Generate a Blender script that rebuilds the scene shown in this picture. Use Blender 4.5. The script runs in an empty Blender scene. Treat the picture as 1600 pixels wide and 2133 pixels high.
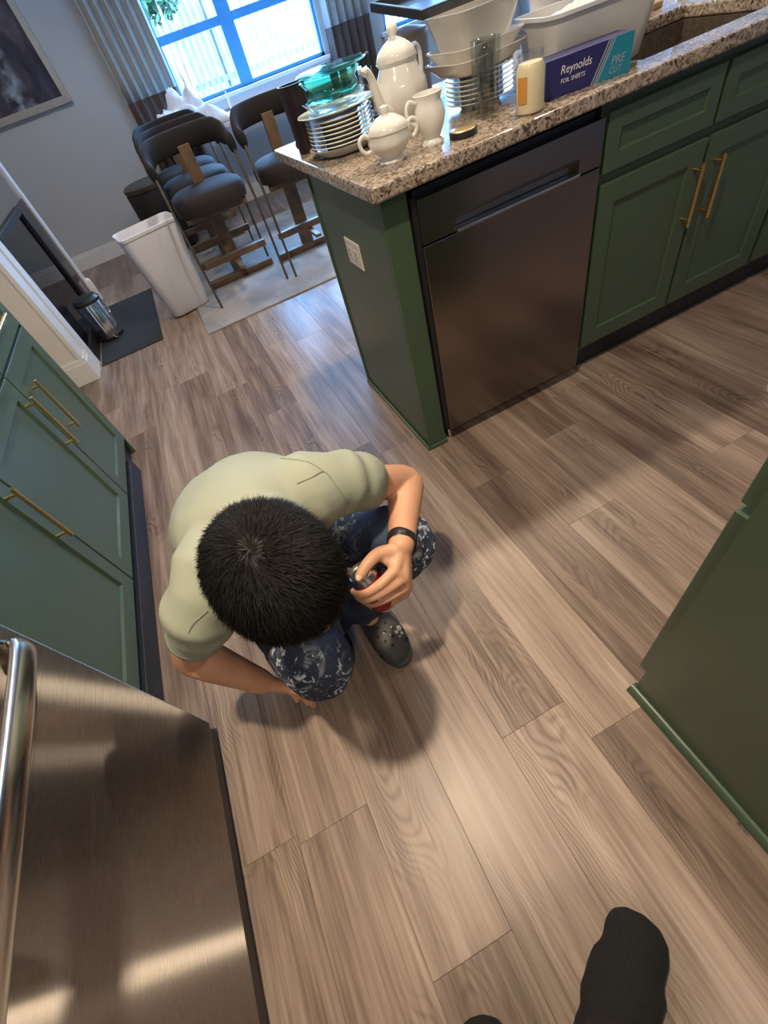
import bpy, bmesh, math, random
from mathutils import Vector, Matrix, noise
random.seed(7)
SC = bpy.context.scene
COL = SC.collection
PI = math.pi
V = Vector

# ------------------------------------------------------------------ camera
CAM = V((-0.46839, -1.21843, 1.22616)); FPX = 908.574
RR = (V((0.87902211, -0.4184937, -0.22843634)), V((-0.4637323, -0.63911855, -0.61357952)), V((0.11078126, 0.64528327, -0.75586838)))
cd = bpy.data.cameras.new('camera'); cam = bpy.data.objects.new('camera', cd); COL.objects.link(cam)
cd.sensor_fit = 'HORIZONTAL'; cd.sensor_width = 36.0; cd.lens = FPX * 36.0 / 1600.0; cd.clip_start = 0.02
m = Matrix.Identity(4)
for i in range(3):
    m[i][0] = RR[0][i]; m[i][1] = -RR[1][i]; m[i][2] = -RR[2][i]; m[i][3] = CAM[i]
cam.matrix_world = m
SC.camera = cam

def ray(x, y):
    a, b = (x - 800) / FPX, (y - 1066.5) / FPX
    return RR[0] * a + RR[1] * b + RR[2]
def pd(x, y, d):            # pixel + depth along the optical axis
    return CAM + ray(x, y) * d
def pz(x, y, z):            # pixel on a horizontal plane
    r = ray(x, y); return CAM + r * ((z - CAM.z) / r.z)

# ------------------------------------------------------------------ world, sun, exposure
w = bpy.data.worlds.new('world'); SC.world = w; w.use_nodes = True
nt = w.node_tree; bgn = nt.nodes['Background']
bgn.inputs[0].default_value = (0.24, 0.52, 1.0, 1); bgn.inputs[1].default_value = 40.0
sl = bpy.data.lights.new('sun', 'SUN'); so = bpy.data.objects.new('sun', sl); COL.objects.link(so)
sl.energy = 12; sl.angle = 0.01; so.rotation_euler = (math.radians(38), 0, math.radians(-25))
SC.view_settings.view_transform = 'Standard'; SC.view_settings.look = 'None'
SC.view_settings.gamma = 1; SC.view_settings.use_curve_mapping = False
SC.view_settings.exposure = 0.0
# recessed ceiling lamps (their lit discs are built with the ceiling)
LAMPS = [(-0.58, -0.80, 35, 0.05), (0.45, 0.86, 32, 0.09), (1.75, 0.86, 20, 0.09), (1.3, -0.75, 3, 0.08), (-0.6, -2.4, 17, 0.07), (-1.0, 3.2, 13, 0.08), (1.0, 3.2, 5, 0.08)]  # sink-aisle fill and both dining lamps are unseen, added to brighten
CEIL = 2.60
for (lx, ly, pw, rr) in LAMPS:
    l = bpy.data.lights.new('ceiling_lamp', 'SPOT'); o = bpy.data.objects.new('ceiling_lamp', l); COL.objects.link(o)
    l.energy = pw * 6; l.color = (1.0, 0.82, 0.61); l.shadow_soft_size = rr; l.spot_size = math.radians(150); l.spot_blend = 0.6
    o.location = (lx, ly, CEIL - 0.012)
for (x0, x1, y, z0, z1) in [(0.12, 1.66, 5.0, 0.86, 2.30), (2.35, 3.75, 5.0, .86, 2.30)]:  # second portal serves the unseen added window
    l = bpy.data.lights.new('window_portal', 'AREA'); o = bpy.data.objects.new('window_portal', l); COL.objects.link(o)
    l.shape = 'RECTANGLE'; l.size = x1 - x0; l.size_y = z1 - z0; l.cycles.is_portal = True
    o.location = ((x0 + x1) / 2, y + 0.06, (z0 + z1) / 2); o.rotation_euler = (-PI / 2, 0, 0)

# ------------------------------------------------------------------ material helpers
def mat(name, col=(.5, .5, .5), rough=.5, metal=0, **k):
    m = bpy.data.materials.new(name); m.use_nodes = True
    b = m.node_tree.nodes['Principled BSDF']
    b.inputs['Base Color'].default_value = (*col, 1); b.inputs['Roughness'].default_value = rough; b.inputs['Metallic'].default_value = metal
    for kk, v in k.items():
        b.inputs[kk.replace('_', ' ')].default_value = v
    return m
class N:                     # tiny node helper
    def __init__(s, m): s.m = m; s.t = m.node_tree; s.b = s.t.nodes['Principled BSDF']
    def n(s, typ, ins=None, **props):
        nd = s.t.nodes.new(typ)
        for k, v in props.items(): setattr(nd, k, v)
        for k, v in (ins or {}).items():
            i = nd.inputs[k]
            if isinstance(v, bpy.types.NodeSocket): s.t.links.new(v, i)
            else: i.default_value = v
        return nd
    def math(s, op, a, b=0.0, c=0.0): return s.n('ShaderNodeMath', {0: a, 1: b, 2: c}, operation=op).outputs[0]
    def vmul(s, v, sc): return s.n('ShaderNodeVectorMath', {0: v, 1: sc}, operation='MULTIPLY').outputs[0]
    def vadd(s, v, sc): return s.n('ShaderNodeVectorMath', {0: v, 1: sc}, operation='ADD').outputs[0]
    def noise(s, v, scale, detail=3, rough=.5, dist=0): return s.n('ShaderNodeTexNoise', {'Vector': v, 'Scale': scale, 'Detail': detail, 'Roughness': rough, 'Distortion': dist}).outputs[0]
    def ramp(s, f, stops, interp='LINEAR'):
        r = s.n('ShaderNodeValToRGB', {0: f}); r.color_ramp.interpolation = interp
        e = r.color_ramp.elements
        while len(e) < len(stops): e.new(.5)
        for i, (p, c) in enumerate(stops):
            e[i].position = p; e[i].color = (*c, 1) if len(c) == 3 else c
        return r.outputs[0]
    def mix(s, f, a, b): return s.n('ShaderNodeMix', {'Factor': f, 'A': a, 'B': b}, data_type='RGBA').outputs[2] if False else s._mix(f, a, b)
    def _mix(s, f, a, b):
        nd = s.t.nodes.new('ShaderNodeMix'); nd.data_type = 'RGBA'
        for i, v in ((0, f), (6, a), (7, b)):
            if isinstance(v, bpy.types.NodeSocket): s.t.links.new(v, nd.inputs[i])
            else: nd.inputs[i].default_value = v if i == 0 else (*v, 1)
        return nd.outputs[2]
    def obj(s): return s.n('ShaderNodeTexCoord').outputs['Object']
    def set(s, name, v): s.t.links.new(v, s.b.inputs[name])
    def bump(s, h, strength=.3, dist=.002):
        b = s.n('ShaderNodeBump', {'Height': h, 'Strength': strength, 'Distance': dist}); s.t.links.new(b.outputs[0], s.b.inputs['Normal'])

# wood planks
M_PLANK = mat('plank_wood', rough=.42); M_PLANK.node_tree.nodes['Principled BSDF'].inputs['Specular IOR Level'].default_value = .40
q = N(M_PLANK)
info = q.n('ShaderNodeObjectInfo'); rnd = info.outputs['Random']
off = q.n('ShaderNodeCombineXYZ', {0: q.math('MULTIPLY', rnd, 37.0), 1: q.math('MULTIPLY', rnd, 91.0), 2: q.math('MULTIPLY', rnd, 53.0)}).outputs[0]
ob = q.obj(); p = q.vadd(ob, off)
sep = q.n('ShaderNodeSeparateXYZ', {0: ob})
grain = q.noise(q.vmul(p, (1, .035, 1)), 120, 4, .6)
blot = q.noise(q.vmul(p, (1, .07, 1)), 22, 3, .55, .4)
wob = q.noise(q.vmul(p, (1, .35, 1)), 7, 2, .5)
xo = q.math('ADD', sep.outputs[0], q.math('MULTIPLY', q.math('SUBTRACT', rnd, .5), .09))
para = q.math('MULTIPLY', q.math('MULTIPLY', xo, xo), 90.0)
sgn = q.math('SIGN', q.math('SUBTRACT', q.math('FRACT', q.math('MULTIPLY', rnd, 7.31)), .5))
fcat = q.math('ADD', q.math('ADD', q.math('MULTIPLY', q.math('MULTIPLY', sep.outputs[1], sgn), 1.25), para), q.math('MULTIPLY', wob, 2.0))
rings = q.math('MULTIPLY_ADD', q.math('SINE', q.math('MULTIPLY', fcat, 62.0)), .5, .5)
rings = q.math('POWER', rings, 2.0)
cmask = q.ramp(q.noise(q.vmul(p, (1.6, .7, 1)), 3.4, 1), [(.50, (0, 0, 0)), (.66, (1, 1, 1))])
tone = q.math('ADD', q.math('MULTIPLY', blot, .55), q.math('MULTIPLY', grain, .45))
tone = q.math('SUBTRACT', tone, q.math('MULTIPLY', q.math('MULTIPLY', rings, cmask), .13))
tone = q.math('ADD', tone, q.math('MULTIPLY', q.math('SUBTRACT', q.math('FRACT', q.math('MULTIPLY', rnd, 13.7)), .5), .16))
colr = q.ramp(tone, [(.25, (.082, .055, .042)), (.42, (.180, .128, .097)), (.56, (.295, .220, .170)), (.74, (.44, .35, .28))])
q.set('Base Color', colr); q.bump(grain, .12, .001)
q.set('Roughness', q.math('MULTIPLY_ADD', grain, .14, .31))

M_WALL = mat('wall_paint', (.50, .51, .50), .75); q = N(M_WALL); q.bump(q.noise(q.obj(), 220, 2), .15, .001)
M_CREAM = mat('cream_wall_paint', (.74, .68, .59), .7); q = N(M_CREAM); q.bump(q.noise(q.obj(), 220, 2), .15, .001)
M_TRIM = mat('white_trim_paint', (.78, .76, .72), .4); q = N(M_TRIM); q.bump(q.noise(q.obj(), 60, 2), .05, .001)
M_CEIL = mat('ceiling_paint', (.75, .74, .72), .85); q = N(M_CEIL); q.bump(q.noise(q.obj(), 150, 3), .2, .002)
def paint_green(name, c1, c2):
    m = mat(name, c1, .33); q = N(m)
    q.set('Base Color', q._mix(q.noise(q.obj(), 3, 2), c1, c2)); q.bump(q.noise(q.obj(), 90, 2), .04, .001)
    return m
M_GREEN = paint_green('green_cabinet_paint', (.056, .092, .056), (.064, .102, .062))
M_TOE = mat('black_toe_board', (.012, .016, .022), .45); q = N(M_TOE); q.bump(q.noise(q.obj(), 40, 2), .1, .001)
M_GOLD = mat('brushed_gold', (.83, .56, .22), .3, 1); q = N(M_GOLD); q.set('Roughness', q.math('MULTIPLY_ADD', q.noise(q.obj(), 300, 2), .15, .22))
def steel(name, col, r, an=.0, tang='Z'):
    m = mat(name, col, r, 1); q = N(m)
    n_ = q.noise(q.vmul(q.obj(), (1, .01, 1)), 500, 1)
    q.set('Roughness', q.math('MULTIPLY_ADD', n_, .03, r - .015))
    if an:
        q.b.inputs['Anisotropic'].default_value = an
        tg = q.n('ShaderNodeCombineXYZ', {0: 0.0, 1: 1.0 if tang == 'Y' else 0.0, 2: 0.0 if tang == 'Y' else 1.0})
        q.set('Tangent', tg.outputs[0])
    return m
M_DW = steel('dark_stainless', (.25, .225, .21), .22)
M_FRIDGE = steel('fridge_stainless', (.27, .245, .22), .27, 1.0, 'Z')
t_ = M_FRIDGE.node_tree; ga = t_.nodes.new('ShaderNodeBsdfAnisotropic'); ga.inputs['Color'].default_value = (.55, .50, .44, 1); ga.inputs['Roughness'].default_value = .35; ga.inputs['Anisotropy'].default_value = .94
tg_ = t_.nodes.new('ShaderNodeCombineXYZ'); tg_.inputs[1].default_value = 1.0; t_.links.new(tg_.outputs[0], ga.inputs['Tangent'])
mx_ = t_.nodes.new('ShaderNodeMixShader'); mx_.inputs[0].default_value = .13; ou_ = [n_ for n_ in t_.nodes if n_.type == 'OUTPUT_MATERIAL'][0]
t_.links.new(t_.nodes['Principled BSDF'].outputs[0], mx_.inputs[1]); t_.links.new(ga.outputs[0], mx_.inputs[2]); t_.links.new(mx_.outputs[0], ou_.inputs[0])
M_CHROME = mat('chrome', (.75, .76, .78), .13, 1); q = N(M_CHROME); q.set('Roughness', q.math('MULTIPLY_ADD', q.noise(q.obj(), 80, 2), .06, .1))
M_HANDLE = mat('handle_steel', (.62, .62, .60), .22, 1); q = N(M_HANDLE); q.set('Roughness', q.math('MULTIPLY_ADD', q.noise(q.obj(), 80, 2), .08, .18))
M_GRAN = mat('granite', rough=.16); q = N(M_GRAN)
o_ = q.obj(); big = q.noise(o_, 9, 4, .6, .6); vor = q.n('ShaderNodeTexVoronoi', {'Vector': q.vadd(o_, q.vmul(q.n('ShaderNodeTexNoise', {'Vector': o_, 'Scale': 25.0}).outputs[1], (.05, .05, .05))), 'Scale': 150.0}).outputs['Color']
vs = q.n('ShaderNodeSeparateColor', {0: vor}).outputs[0]
base = q.ramp(q.math('ADD', q.math('MULTIPLY', vs, .5), q.math('MULTIPLY', big, .5)), [(.22, (.05, .038, .03)), (.34, (.17, .12, .09)), (.50, (.33, .26, .20)), (.72, (.46, .39, .31))])
dk = q.ramp(q.noise(o_, 70, 4, .7), [(.34, (1, 1, 1)), (.40, (0, 0, 0))])
q.set('Base Color', q._mix(dk, base, (.03, .022, .02)))
def china():
    m = mat('white_china', (.80, .78, .72), .12); q = N(m); q.b.inputs['Coat Weight'].default_value = .5
    q.set('Base Color', q._mix(q.noise(q.obj(), 5, 2), (.80, .78, .72), (.74, .72, .66))); return m
M_CHINA = china()
M_GOLDRIM = mat('gold_rim', (.75, .55, .25), .3, .8); q = N(M_GOLDRIM); q.set('Roughness', q.math('MULTIPLY_ADD', q.noise(q.obj(), 90, 2), .1, .25))
def glass(name, col, fac, rough=.03):
    m = bpy.data.materials.new(name); m.use_nodes = True; t = m.node_tree
    for n_ in list(t.nodes):
        if n_.type == 'BSDF_PRINCIPLED': t.nodes.remove(n_)
    out = [n_ for n_ in t.nodes if n_.type == 'OUTPUT_MATERIAL'][0]
    tr = t.nodes.new('ShaderNodeBsdfTransparent'); tr.inputs[0].default_value = (*col, 1)
    gl = t.nodes.new('ShaderNodeBsdfGlossy'); gl.inputs['Roughness'].default_value = rough
    lw = t.nodes.new('ShaderNodeLayerWeight'); lw.inputs[0].default_value = .5
    pw = t.nodes.new('ShaderNodeMath'); pw.operation = 'POWER'; pw.inputs[1].default_value = 3.5
    ad = t.nodes.new('ShaderNodeMath'); ad.operation = 'MULTIPLY_ADD'; ad.inputs[1].default_value = .55; ad.inputs[2].default_value = fac; ad.use_clamp = True
    mx = t.nodes.new('ShaderNodeMixShader')
    t.links.new(lw.outputs['Facing'], pw.inputs[0]); t.links.new(pw.outputs[0], ad.inputs[0]); t.links.new(ad.outputs[0], mx.inputs[0]); t.links.new(tr.outputs[0], mx.inputs[1]); t.links.new(gl.outputs[0], mx.inputs[2]); t.links.new(mx.outputs[0], out.inputs[0])
    return m
M_PANE = glass('window_glass', (.97, .985, 1.0), .0)
M_TINT = glass('tinted_glass', (.42, .46, .50), .05)
M_CLEAR = glass('clear_glass', (.93, .945, .935), .07)
M_TEAL = glass('green_glass', (.42, .80, .68), .10)
def noisy(name, c1, c2, scale, rough, bump=.2, dist=.002, metal=0, **k):
    m = mat(name, c1, rough, metal, **k); q = N(m); n_ = q.noise(q.obj(), scale, 4, .6)
    q.set('Base Color', q._mix(q.ramp(n_, [(.35, (0, 0, 0)), (.65, (1, 1, 1))]), c1, c2)); q.bump(n_, bump, dist); return m
M_RUG = noisy('rug_pile', (.40, .365, .32), (.23, .235, .24), 3.2, .95, .4, .004)
M_MAT = noisy('black_mat_rubber', (.014, .017, .020), (.022, .026, .030), 60, .8, .3, .002)
M_PLASTIC = noisy('white_plastic', (.72, .71, .72), (.69, .68, .70), 8, .45, .03)
M_BLACK = noisy('black_plastic', (.012, .012, .014), (.02, .02, .022), 30, .35, .05)
M_BROWN = noisy('dark_brown_fabric', (.010, .0075, .007), (.016, .0125, .011), 160, .85, .3)
M_BROWN2 = noisy('bronze_leatherette', (.075, .062, .045), (.05, .04, .03), 60, .5, .2)
M_TEAK = noisy('walnut_wood', (.19, .115, .060), (.12, .07, .035), 12, .45, .1)
M_ROD = noisy('bronze_rod', (.13, .10, .075), (.18, .14, .10), 50, .35, .05, metal=.8)
M_CLOTH = noisy('white_cloth', (.74, .74, .74), (.68, .68, .70), 20, .85, .2)
M_SKIN = noisy('skin', (.56, .29, .175), (.62, .335, .205), 14, .48, .08, .001)
M_SKIN.node_tree.nodes['Principled BSDF'].inputs['Subsurface Weight'].default_value = .12
M_SKIN.node_tree.nodes['Principled BSDF'].inputs['Subsurface Radius'].default_value = (.012, .005, .003)
M_NAIL = noisy('nail', (.66, .42, .33), (.62, .39, .30), 30, .3, .02)
M_SHIRT = noisy('sage_cotton', (.315, .335, .255), (.295, .315, .24), 10, .9, .12)
M_SHIRTSEAM = noisy('sage_seam', (.24, .255, .19), (.22, .24, .18), 200, .9, .2)
M_HAIR = noisy('black_hair', (.0045, .0038, .0035), (.009, .007, .0055), 40, .55, .1)
M_HAIR.node_tree.nodes['Principled BSDF'].inputs['Specular IOR Level'].default_value = .25
M_SCALP = noisy('scalp', (.035, .022, .016), (.02, .013, .01), 30, .7, .1)
M_CROC = noisy('charcoal_clog_foam', (.045, .047, .045), (.058, .060, .056), 25, .6, .1)
M_HOLE = noisy('clog_hole', (.008, .008, .009), (.01, .01, .01), 25, .8, .1)
M_SPLAT = noisy('dried_cream_paint', (.62, .55, .42), (.55, .48, .36), 50, .7, .2)
M_SLIP = noisy('black_slipper_felt', (.006, .0055, .006), (.011, .0105, .0105), 160, .95, .5)
M_PANTS = noisy('black_trouser_cloth', (.008, .007, .008), (.013, .012, .012), 120, .95, .3)
M_JEANS = mat('paint_stained_denim', rough=.8); q = N(M_JEANS)
o_ = q.obj(); dn = q.noise(o_, 14, 4, .6); base = q._mix(q.ramp(dn, [(.4, (0, 0, 0)), (.7, (1, 1, 1))]), (.014, .022, .048), (.035, .055, .10))
spl = q.ramp(q.noise(q.vadd(o_, (3.1, 1.7, .3)), 34, 5, .62, 1.6), [(.55, (0, 0, 0)), (.60, (1, 1, 1))])
area = q.ramp(q.noise(q.vadd(o_, (1.2, .4, 2.3)), 6.0, 2), [(.46, (0, 0, 0)), (.58, (1, 1, 1))])
smear = q.ramp(q.noise(q.vmul(q.vadd(o_, (.5, .9, 0)), (1, 1, 2)), 11, 5, .7, 1.2), [(.54, (0, 0, 0)), (.70, (.9, .9, .9))])
msk = q.math('MAXIMUM', q.math('MULTIPLY', spl, area), q.math('MULTIPLY', smear, area))
q.set('Base Color', q._mix(msk, base, (.50, .54, .58))); q.bump(q.noise(o_, 300, 2), .2, .001)
M_CANRED = noisy('crimson_can_paint', (.22, .008, .022), (.28, .012, .03), 20, .22, .02, metal=.55)
M_ALU = noisy('aluminium', (.66, .65, .60), (.60, .59, .55), 30, .25, .02, metal=1)
M_WHITE = noisy('white_print', (.75, .74, .72), (.72, .72, .70), 30, .5, .02)
M_NAVY = noisy('navy_card', (.018, .018, .10), (.022, .022, .12), 30, .4, .02)
M_CARDTEAL = noisy('teal_card', (.012, .20, .30), (.015, .22, .32), 30, .4, .02)
M_GREYCARD = noisy('grey_print', (.30, .33, .38), (.27, .30, .35), 30, .4, .02)
M_WAX = noisy('cream_wax', (.80, .68, .44), (.76, .64, .40), 10, .4, .02)
M_AMBER = noisy('orange_label', (.60, .27, .05), (.55, .24, .04), 30, .5, .02)
M_PLUM = noisy('dark_plum_steel', (.020, .012, .016), (.028, .017, .022), 30, .35, .03, metal=.3)
M_TAN = noisy('tan_ceramic', (.40, .30, .21), (.34, .25, .17), 8, .4, .05)
M_SKYGLARE = noisy('white_frame_sky_glare', (.07, .32, .62), (.06, .28, .56), 6, .5, .03)  # white frame, with the blue sky glare put into its base colour
M_BLUE = noisy('pale_blue_plastic', (.25, .52, .80), (.20, .45, .75), 20, .25, .05)
M_FROST = noisy('milky_plastic', (.70, .69, .66), (.64, .64, .62), 9, .35, .1); M_FROST.node_tree.nodes['Principled BSDF'].inputs['Transmission Weight'].default_value = .15
M_WOODL = noisy('light_wood', (.45, .28, .15), (.34, .20, .10), 14, .5, .1)
M_CHAMP = noisy('champagne_frame', (.52, .47, .38), (.46, .41, .33), 25, .4, .1, metal=.2)
M_CURT = noisy('sage_curtain_linen', (.42, .41, .36), (.38, .37, .33), 120, .9, .2)
M_CURTB = noisy('brown_curtain_linen', (.12, .085, .070), (.10, .07, .06), 120, .9, .2)
M_LEAF = noisy('bush_leaves', (.015, .05, .018), (.03, .085, .03), 3, .7, .2)
M_FENCE = noisy('fence_wood', (.10, .09, .075), (.07, .065, .055), 6, .8, .2)
M_GROUND = noisy('pale_concrete', (.72, .70, .66), (.62, .60, .57), 2, .9, .2)
M_SINK = noisy('brown_sink_composite', (.10, .078, .06), (.05, .038, .03), 90, .3, .05)
M_OUTLET = noisy('ivory_plate', (.72, .66, .58), (.70, .64, .56), 20, .4, .02)
M_LAMPON = mat('lamp_diffuser', (.9, .9, .9), .5); M_LAMPON.node_tree.nodes['Principled BSDF'].inputs['Emission Color'].default_value = (1, .82, .6, 1); M_LAMPON.node_tree.nodes['Principled BSDF'].inputs['Emission Strength'].default_value = 6
q = N(M_LAMPON); q.set('Roughness', q.math('MULTIPLY_ADD', q.noise(q.obj(), 30, 2), .1, .4))
M_ART = mat('abstract_painting', rough=.6); q = N(M_ART)
o_ = q.obj(); n1 = q.noise(q.vmul(o_, (1, 1, .45)), 5.5, 6, .65, .8)
artc = q.ramp(n1, [(.30, (.008, .010, .022)), (.46, (.035, .032, .055)), (.58, (.07, .06, .075)), (.72, (.12, .11, .13))])
sx = q.n('ShaderNodeSeparateXYZ', {0: o_})
colm = q.math('SUBTRACT', 1.0, q.math('MULTIPLY', q.math('ABSOLUTE', q.math('ADD', q.math('ADD', sx.outputs[0], 1.16), q.math('MULTIPLY', q.math('SUBTRACT', q.noise(o_, 6, 3), .5), .35))), 9.0))
colm = q.math('MULTIPLY', q.math('MAXIMUM', colm, 0.0), q.ramp(q.noise(q.vadd(o_, (4, 2, 1)), 13, 4), [(.40, (0, 0, 0)), (.62, (1, 1, 1))]))
q.set('Base Color', q._mix(colm, artc, (.36, .40, .45)))

# ------------------------------------------------------------------ mesh helpers
def mesh_obj(name, me, material, parent=None, smooth=None):
    o = bpy.data.objects.new(name, me); COL.objects.link(o)
    if material is not None and not me.materials: me.materials.append(material)
    if parent is not None:
        o.parent = parent; o.matrix_parent_inverse = Matrix.LocRotScale(parent.location, parent.rotation_euler, parent.scale).inverted()
    if smooth is not None:
        me.polygons.foreach_set('use_smooth', [True] * len(me.polygons))
        if smooth < 179:
            me.set_sharp_from_angle(angle=math.radians(smooth))
    return o
def build(name, bm, material, parent=None, smooth=None, bevel=0, recalc=True):
    if recalc: bmesh.ops.recalc_face_normals(bm, faces=bm.faces)
    me = bpy.data.meshes.new(name); bm.to_mesh(me); bm.free()
    o = mesh_obj(name, me, material, parent, smooth)
    if bevel:
        b = o.modifiers.new('bevel', 'BEVEL'); b.width = bevel; b.segments = 2; b.limit_method = 'ANGLE'; b.angle_limit = math.radians(40)
    return o
def thing(name, label, cat, loc=(0, 0, 0), group=None, rz=0):
    o = bpy.data.objects.new(name, None); COL.objects.link(o); o.location = loc; o.rotation_euler = (0, 0, rz); o.empty_display_size = .05
    return tag(o, label, cat, group)
def tag(o, label, cat, group=None):
    o['label'] = label; o['category'] = cat
    if group: o['group'] = group
    return o
def struct(o): o['kind'] = 'structure'; return o
def copy_tree(o, loc, label=None, group=None, parent=None):
    c = o.copy(); COL.objects.link(c)
    if parent is not None: c.parent = parent; c.matrix_parent_inverse = o.matrix_parent_inverse.copy()
    if loc is not None: c.location = loc
    if label: c['label'] = label
    if group: c['group'] = group
    for ch in list(o.children): copy_tree(ch, None, parent=c)
    return c
def B(): return bmesh.new()
def box(bm, x0, x1, y0, y1, z0, z1, M=None):
    v = [bm.verts.new(M @ V(c) if M else c) for c in [(x0, y0, z0), (x1, y0, z0), (x1, y1, z0), (x0, y1, z0), (x0, y0, z1), (x1, y0, z1), (x1, y1, z1), (x0, y1, z1)]]
    for f in [(0, 3, 2, 1), (4, 5, 6, 7), (0, 1, 5, 4), (1, 2, 6, 5), (2, 3, 7, 6), (3, 0, 4, 7)]: bm.faces.new([v[i] for i in f])
    return bm
def bx(*a): return box(B(), *a)
def loft(bm, rings, cap=True, closed=False):
    vr = [[bm.verts.new(p) for p in r] for r in rings]; n = len(vr[0])
    prs = list(zip(vr, vr[1:])) + ([(vr[-1], vr[0])] if closed else [])
    for a, b in prs:
        for i in range(n): bm.faces.new((a[i], a[(i + 1) % n], b[(i + 1) % n], b[i]))
    if cap and not closed:
        bm.faces.new(list(reversed(vr[0]))); bm.faces.new(vr[-1])
    return bm
def lathe(bm, prof, c=(0, 0, 0), n=32, cap=True, mod=None, M=None):
    rings = []
    for (r, z) in prof:
        ring = []
        for i in range(n):
            a = 2 * PI * i / n; rr = max(r, 1e-4) * (mod(a, z) if mod else 1)
            p = V((rr * math.cos(a), rr * math.sin(a), z))
            ring.append((M @ p) if M else p + V(c))
        rings.append(ring)
    return loft(bm, rings, cap)
def frames(pts):
    pts = [V(p) for p in pts]; T = []
    for i in range(len(pts)):
        a = pts[max(i - 1, 0)]; b = pts[min(i + 1, len(pts) - 1)]; T.append((b - a).normalized())
    u = T[0].orthogonal().normalized(); out = []
    for t in T:
        u = (u - t * u.dot(t)).normalized(); out.append((t, u, t.cross(u)))
    return pts, out
def tube(bm, pts, rad, n=10, cap=True, closed=False, ref=None, round_ends=False):
    """rad: number, list of numbers or list of (ra, rb); ref fixes the direction of ra"""
    pts, fr = frames(pts); k = len(pts)
    R = rad if isinstance(rad, (list, tuple)) else [rad] * k
    rings = []
    def ring(c, t, u, w_, ra, rb): return [c + u * (ra * math.cos(2 * PI * j / n)) + w_ * (rb * math.sin(2 * PI * j / n)) for j in range(n)]
    for i in range(k):
        t, u, w_ = fr[i]
        if ref is not None:
            rf = V(ref[i]) if isinstance(ref, list) else V(ref)
            u = (rf - t * rf.dot(t)).normalized(); w_ = t.cross(u)
        ra, rb = R[i] if isinstance(R[i], (tuple, list)) else (R[i], R[i])
        if round_ends and i == 0:
            for s in (.995, .8, .45): rings.append(ring(pts[i] - t * (min(ra, rb) * s), t, u, w_, ra * math.sqrt(1 - s * s), rb * math.sqrt(1 - s * s)))
        rings.append(ring(pts[i], t, u, w_, ra, rb))
        if round_ends and i == k - 1:
            for s in (.45, .8, .995): rings.append(ring(pts[i] + t * (min(ra, rb) * s), t, u, w_, ra * math.sqrt(1 - s * s), rb * math.sqrt(1 - s * s)))
    return loft(bm, rings, cap, closed)
def catmull(pts, k=6, vals=None):
    P = [V(p) for p in pts]; out = []; vo = []
    for i in range(len(P) - 1):
        p0, p1, p2, p3 = P[max(i - 1, 0)], P[i], P[i + 1], P[min(i + 2, len(P) - 1)]
        for j in range(k):
            t = j / k
            out.append(.5 * ((2 * p1) + (p2 - p0) * t + (2 * p0 - 5 * p1 + 4 * p2 - p3) * t * t + (3 * p1 - p0 - 3 * p2 + p3) * t ** 3))
            if vals:
                a, b = vals[i], vals[i + 1]
                vo.append(tuple(x + (y - x) * t for x, y in zip(a, b)) if isinstance(a, tuple) else a + (b - a) * t)
    out.append(P[-1])
    if vals: vo.append(vals[-1]); return out, vo
    return out
def ellipsoid(bm, c, ax, n=20, m_=12):
    c = V(c); a, b, d = [V(x) for x in ax]
    rings = []
    for i in range(m_ + 1):
        th = PI * i / m_; s = max(math.sin(th), .02)
        rings.append([c + a * (s * math.cos(2 * PI * j / n)) + b * (s * math.sin(2 * PI * j / n)) + d * (-math.cos(th)) for j in range(n)])
    return loft(bm, rings)
def remesh(bm, voxel, smooth=4, factor=.5):
    bmesh.ops.recalc_face_normals(bm, faces=bm.faces)
    me = bpy.data.meshes.new('tmp'); bm.to_mesh(me); bm.free()
    o = bpy.data.objects.new('tmp', me); COL.objects.link(o)
    r = o.modifiers.new('r', 'REMESH'); r.mode = 'VOXEL'; r.voxel_size = voxel
    if smooth:
        s = o.modifiers.new('s', 'SMOOTH'); s.iterations = smooth; s.factor = factor
    dg = bpy.context.evaluated_depsgraph_get(); out = bpy.data.meshes.new_from_object(o.evaluated_get(dg))
    bpy.data.objects.remove(o); bpy.data.meshes.remove(me)
    return out
def frameM(o, u, v_, n):   # local (x along u, y along n, z along v)
    return Matrix(((u[0], n[0], v_[0], o[0]), (u[1], n[1], v_[1], o[1]), (u[2], n[2], v_[2], o[2]), (0, 0, 0, 1)))
def shaker(name, M, w_, h, parent, rail=.058, t=.02, rec=.009):
    """door front: local x 0..w, z 0..h, front at y=t"""
    bm = B()
    def ring(i, y): return [M @ V(c) for c in [(i, y, i), (w_ - i, y, i), (w_ - i, y, h - i), (i, y, h - i)]]
    loft(bm, [ring(0, 0), ring(0, t - .0015), ring(.0015, t), ring(rail, t), ring(rail + .004, t - rec)])
    return build(name, bm, M_GREEN, parent)
def barpull(M, p, vertical, length, parent, r=.006, standoff=.032):
    """gold bar pull, p=(x,z) centre on the door, bar and posts are one part with two post sub-parts"""
    a = V((0, 0, 1)) if vertical else V((1, 0, 0)); c = V((p[0], 0, p[1]))
    bm = B(); t = .02
    tube(bm, [M @ (c + a * (-length / 2) + V((0, t + standoff, 0))), M @ (c + a * (length / 2) + V((0, t + standoff, 0)))], r, 12)
    h = build('handle', bm, M_GOLD, parent, 40)
    for s in (-1, 1):
        bm = B(); e = c + a * (s * (length / 2 - .02)); tube(bm, [M @ (e + V((0, t, 0))), M @ (e + V((0, t + standoff, 0)))], .005, 10); build('handle_post', bm, M_GOLD, h, 40)
    return h

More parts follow.
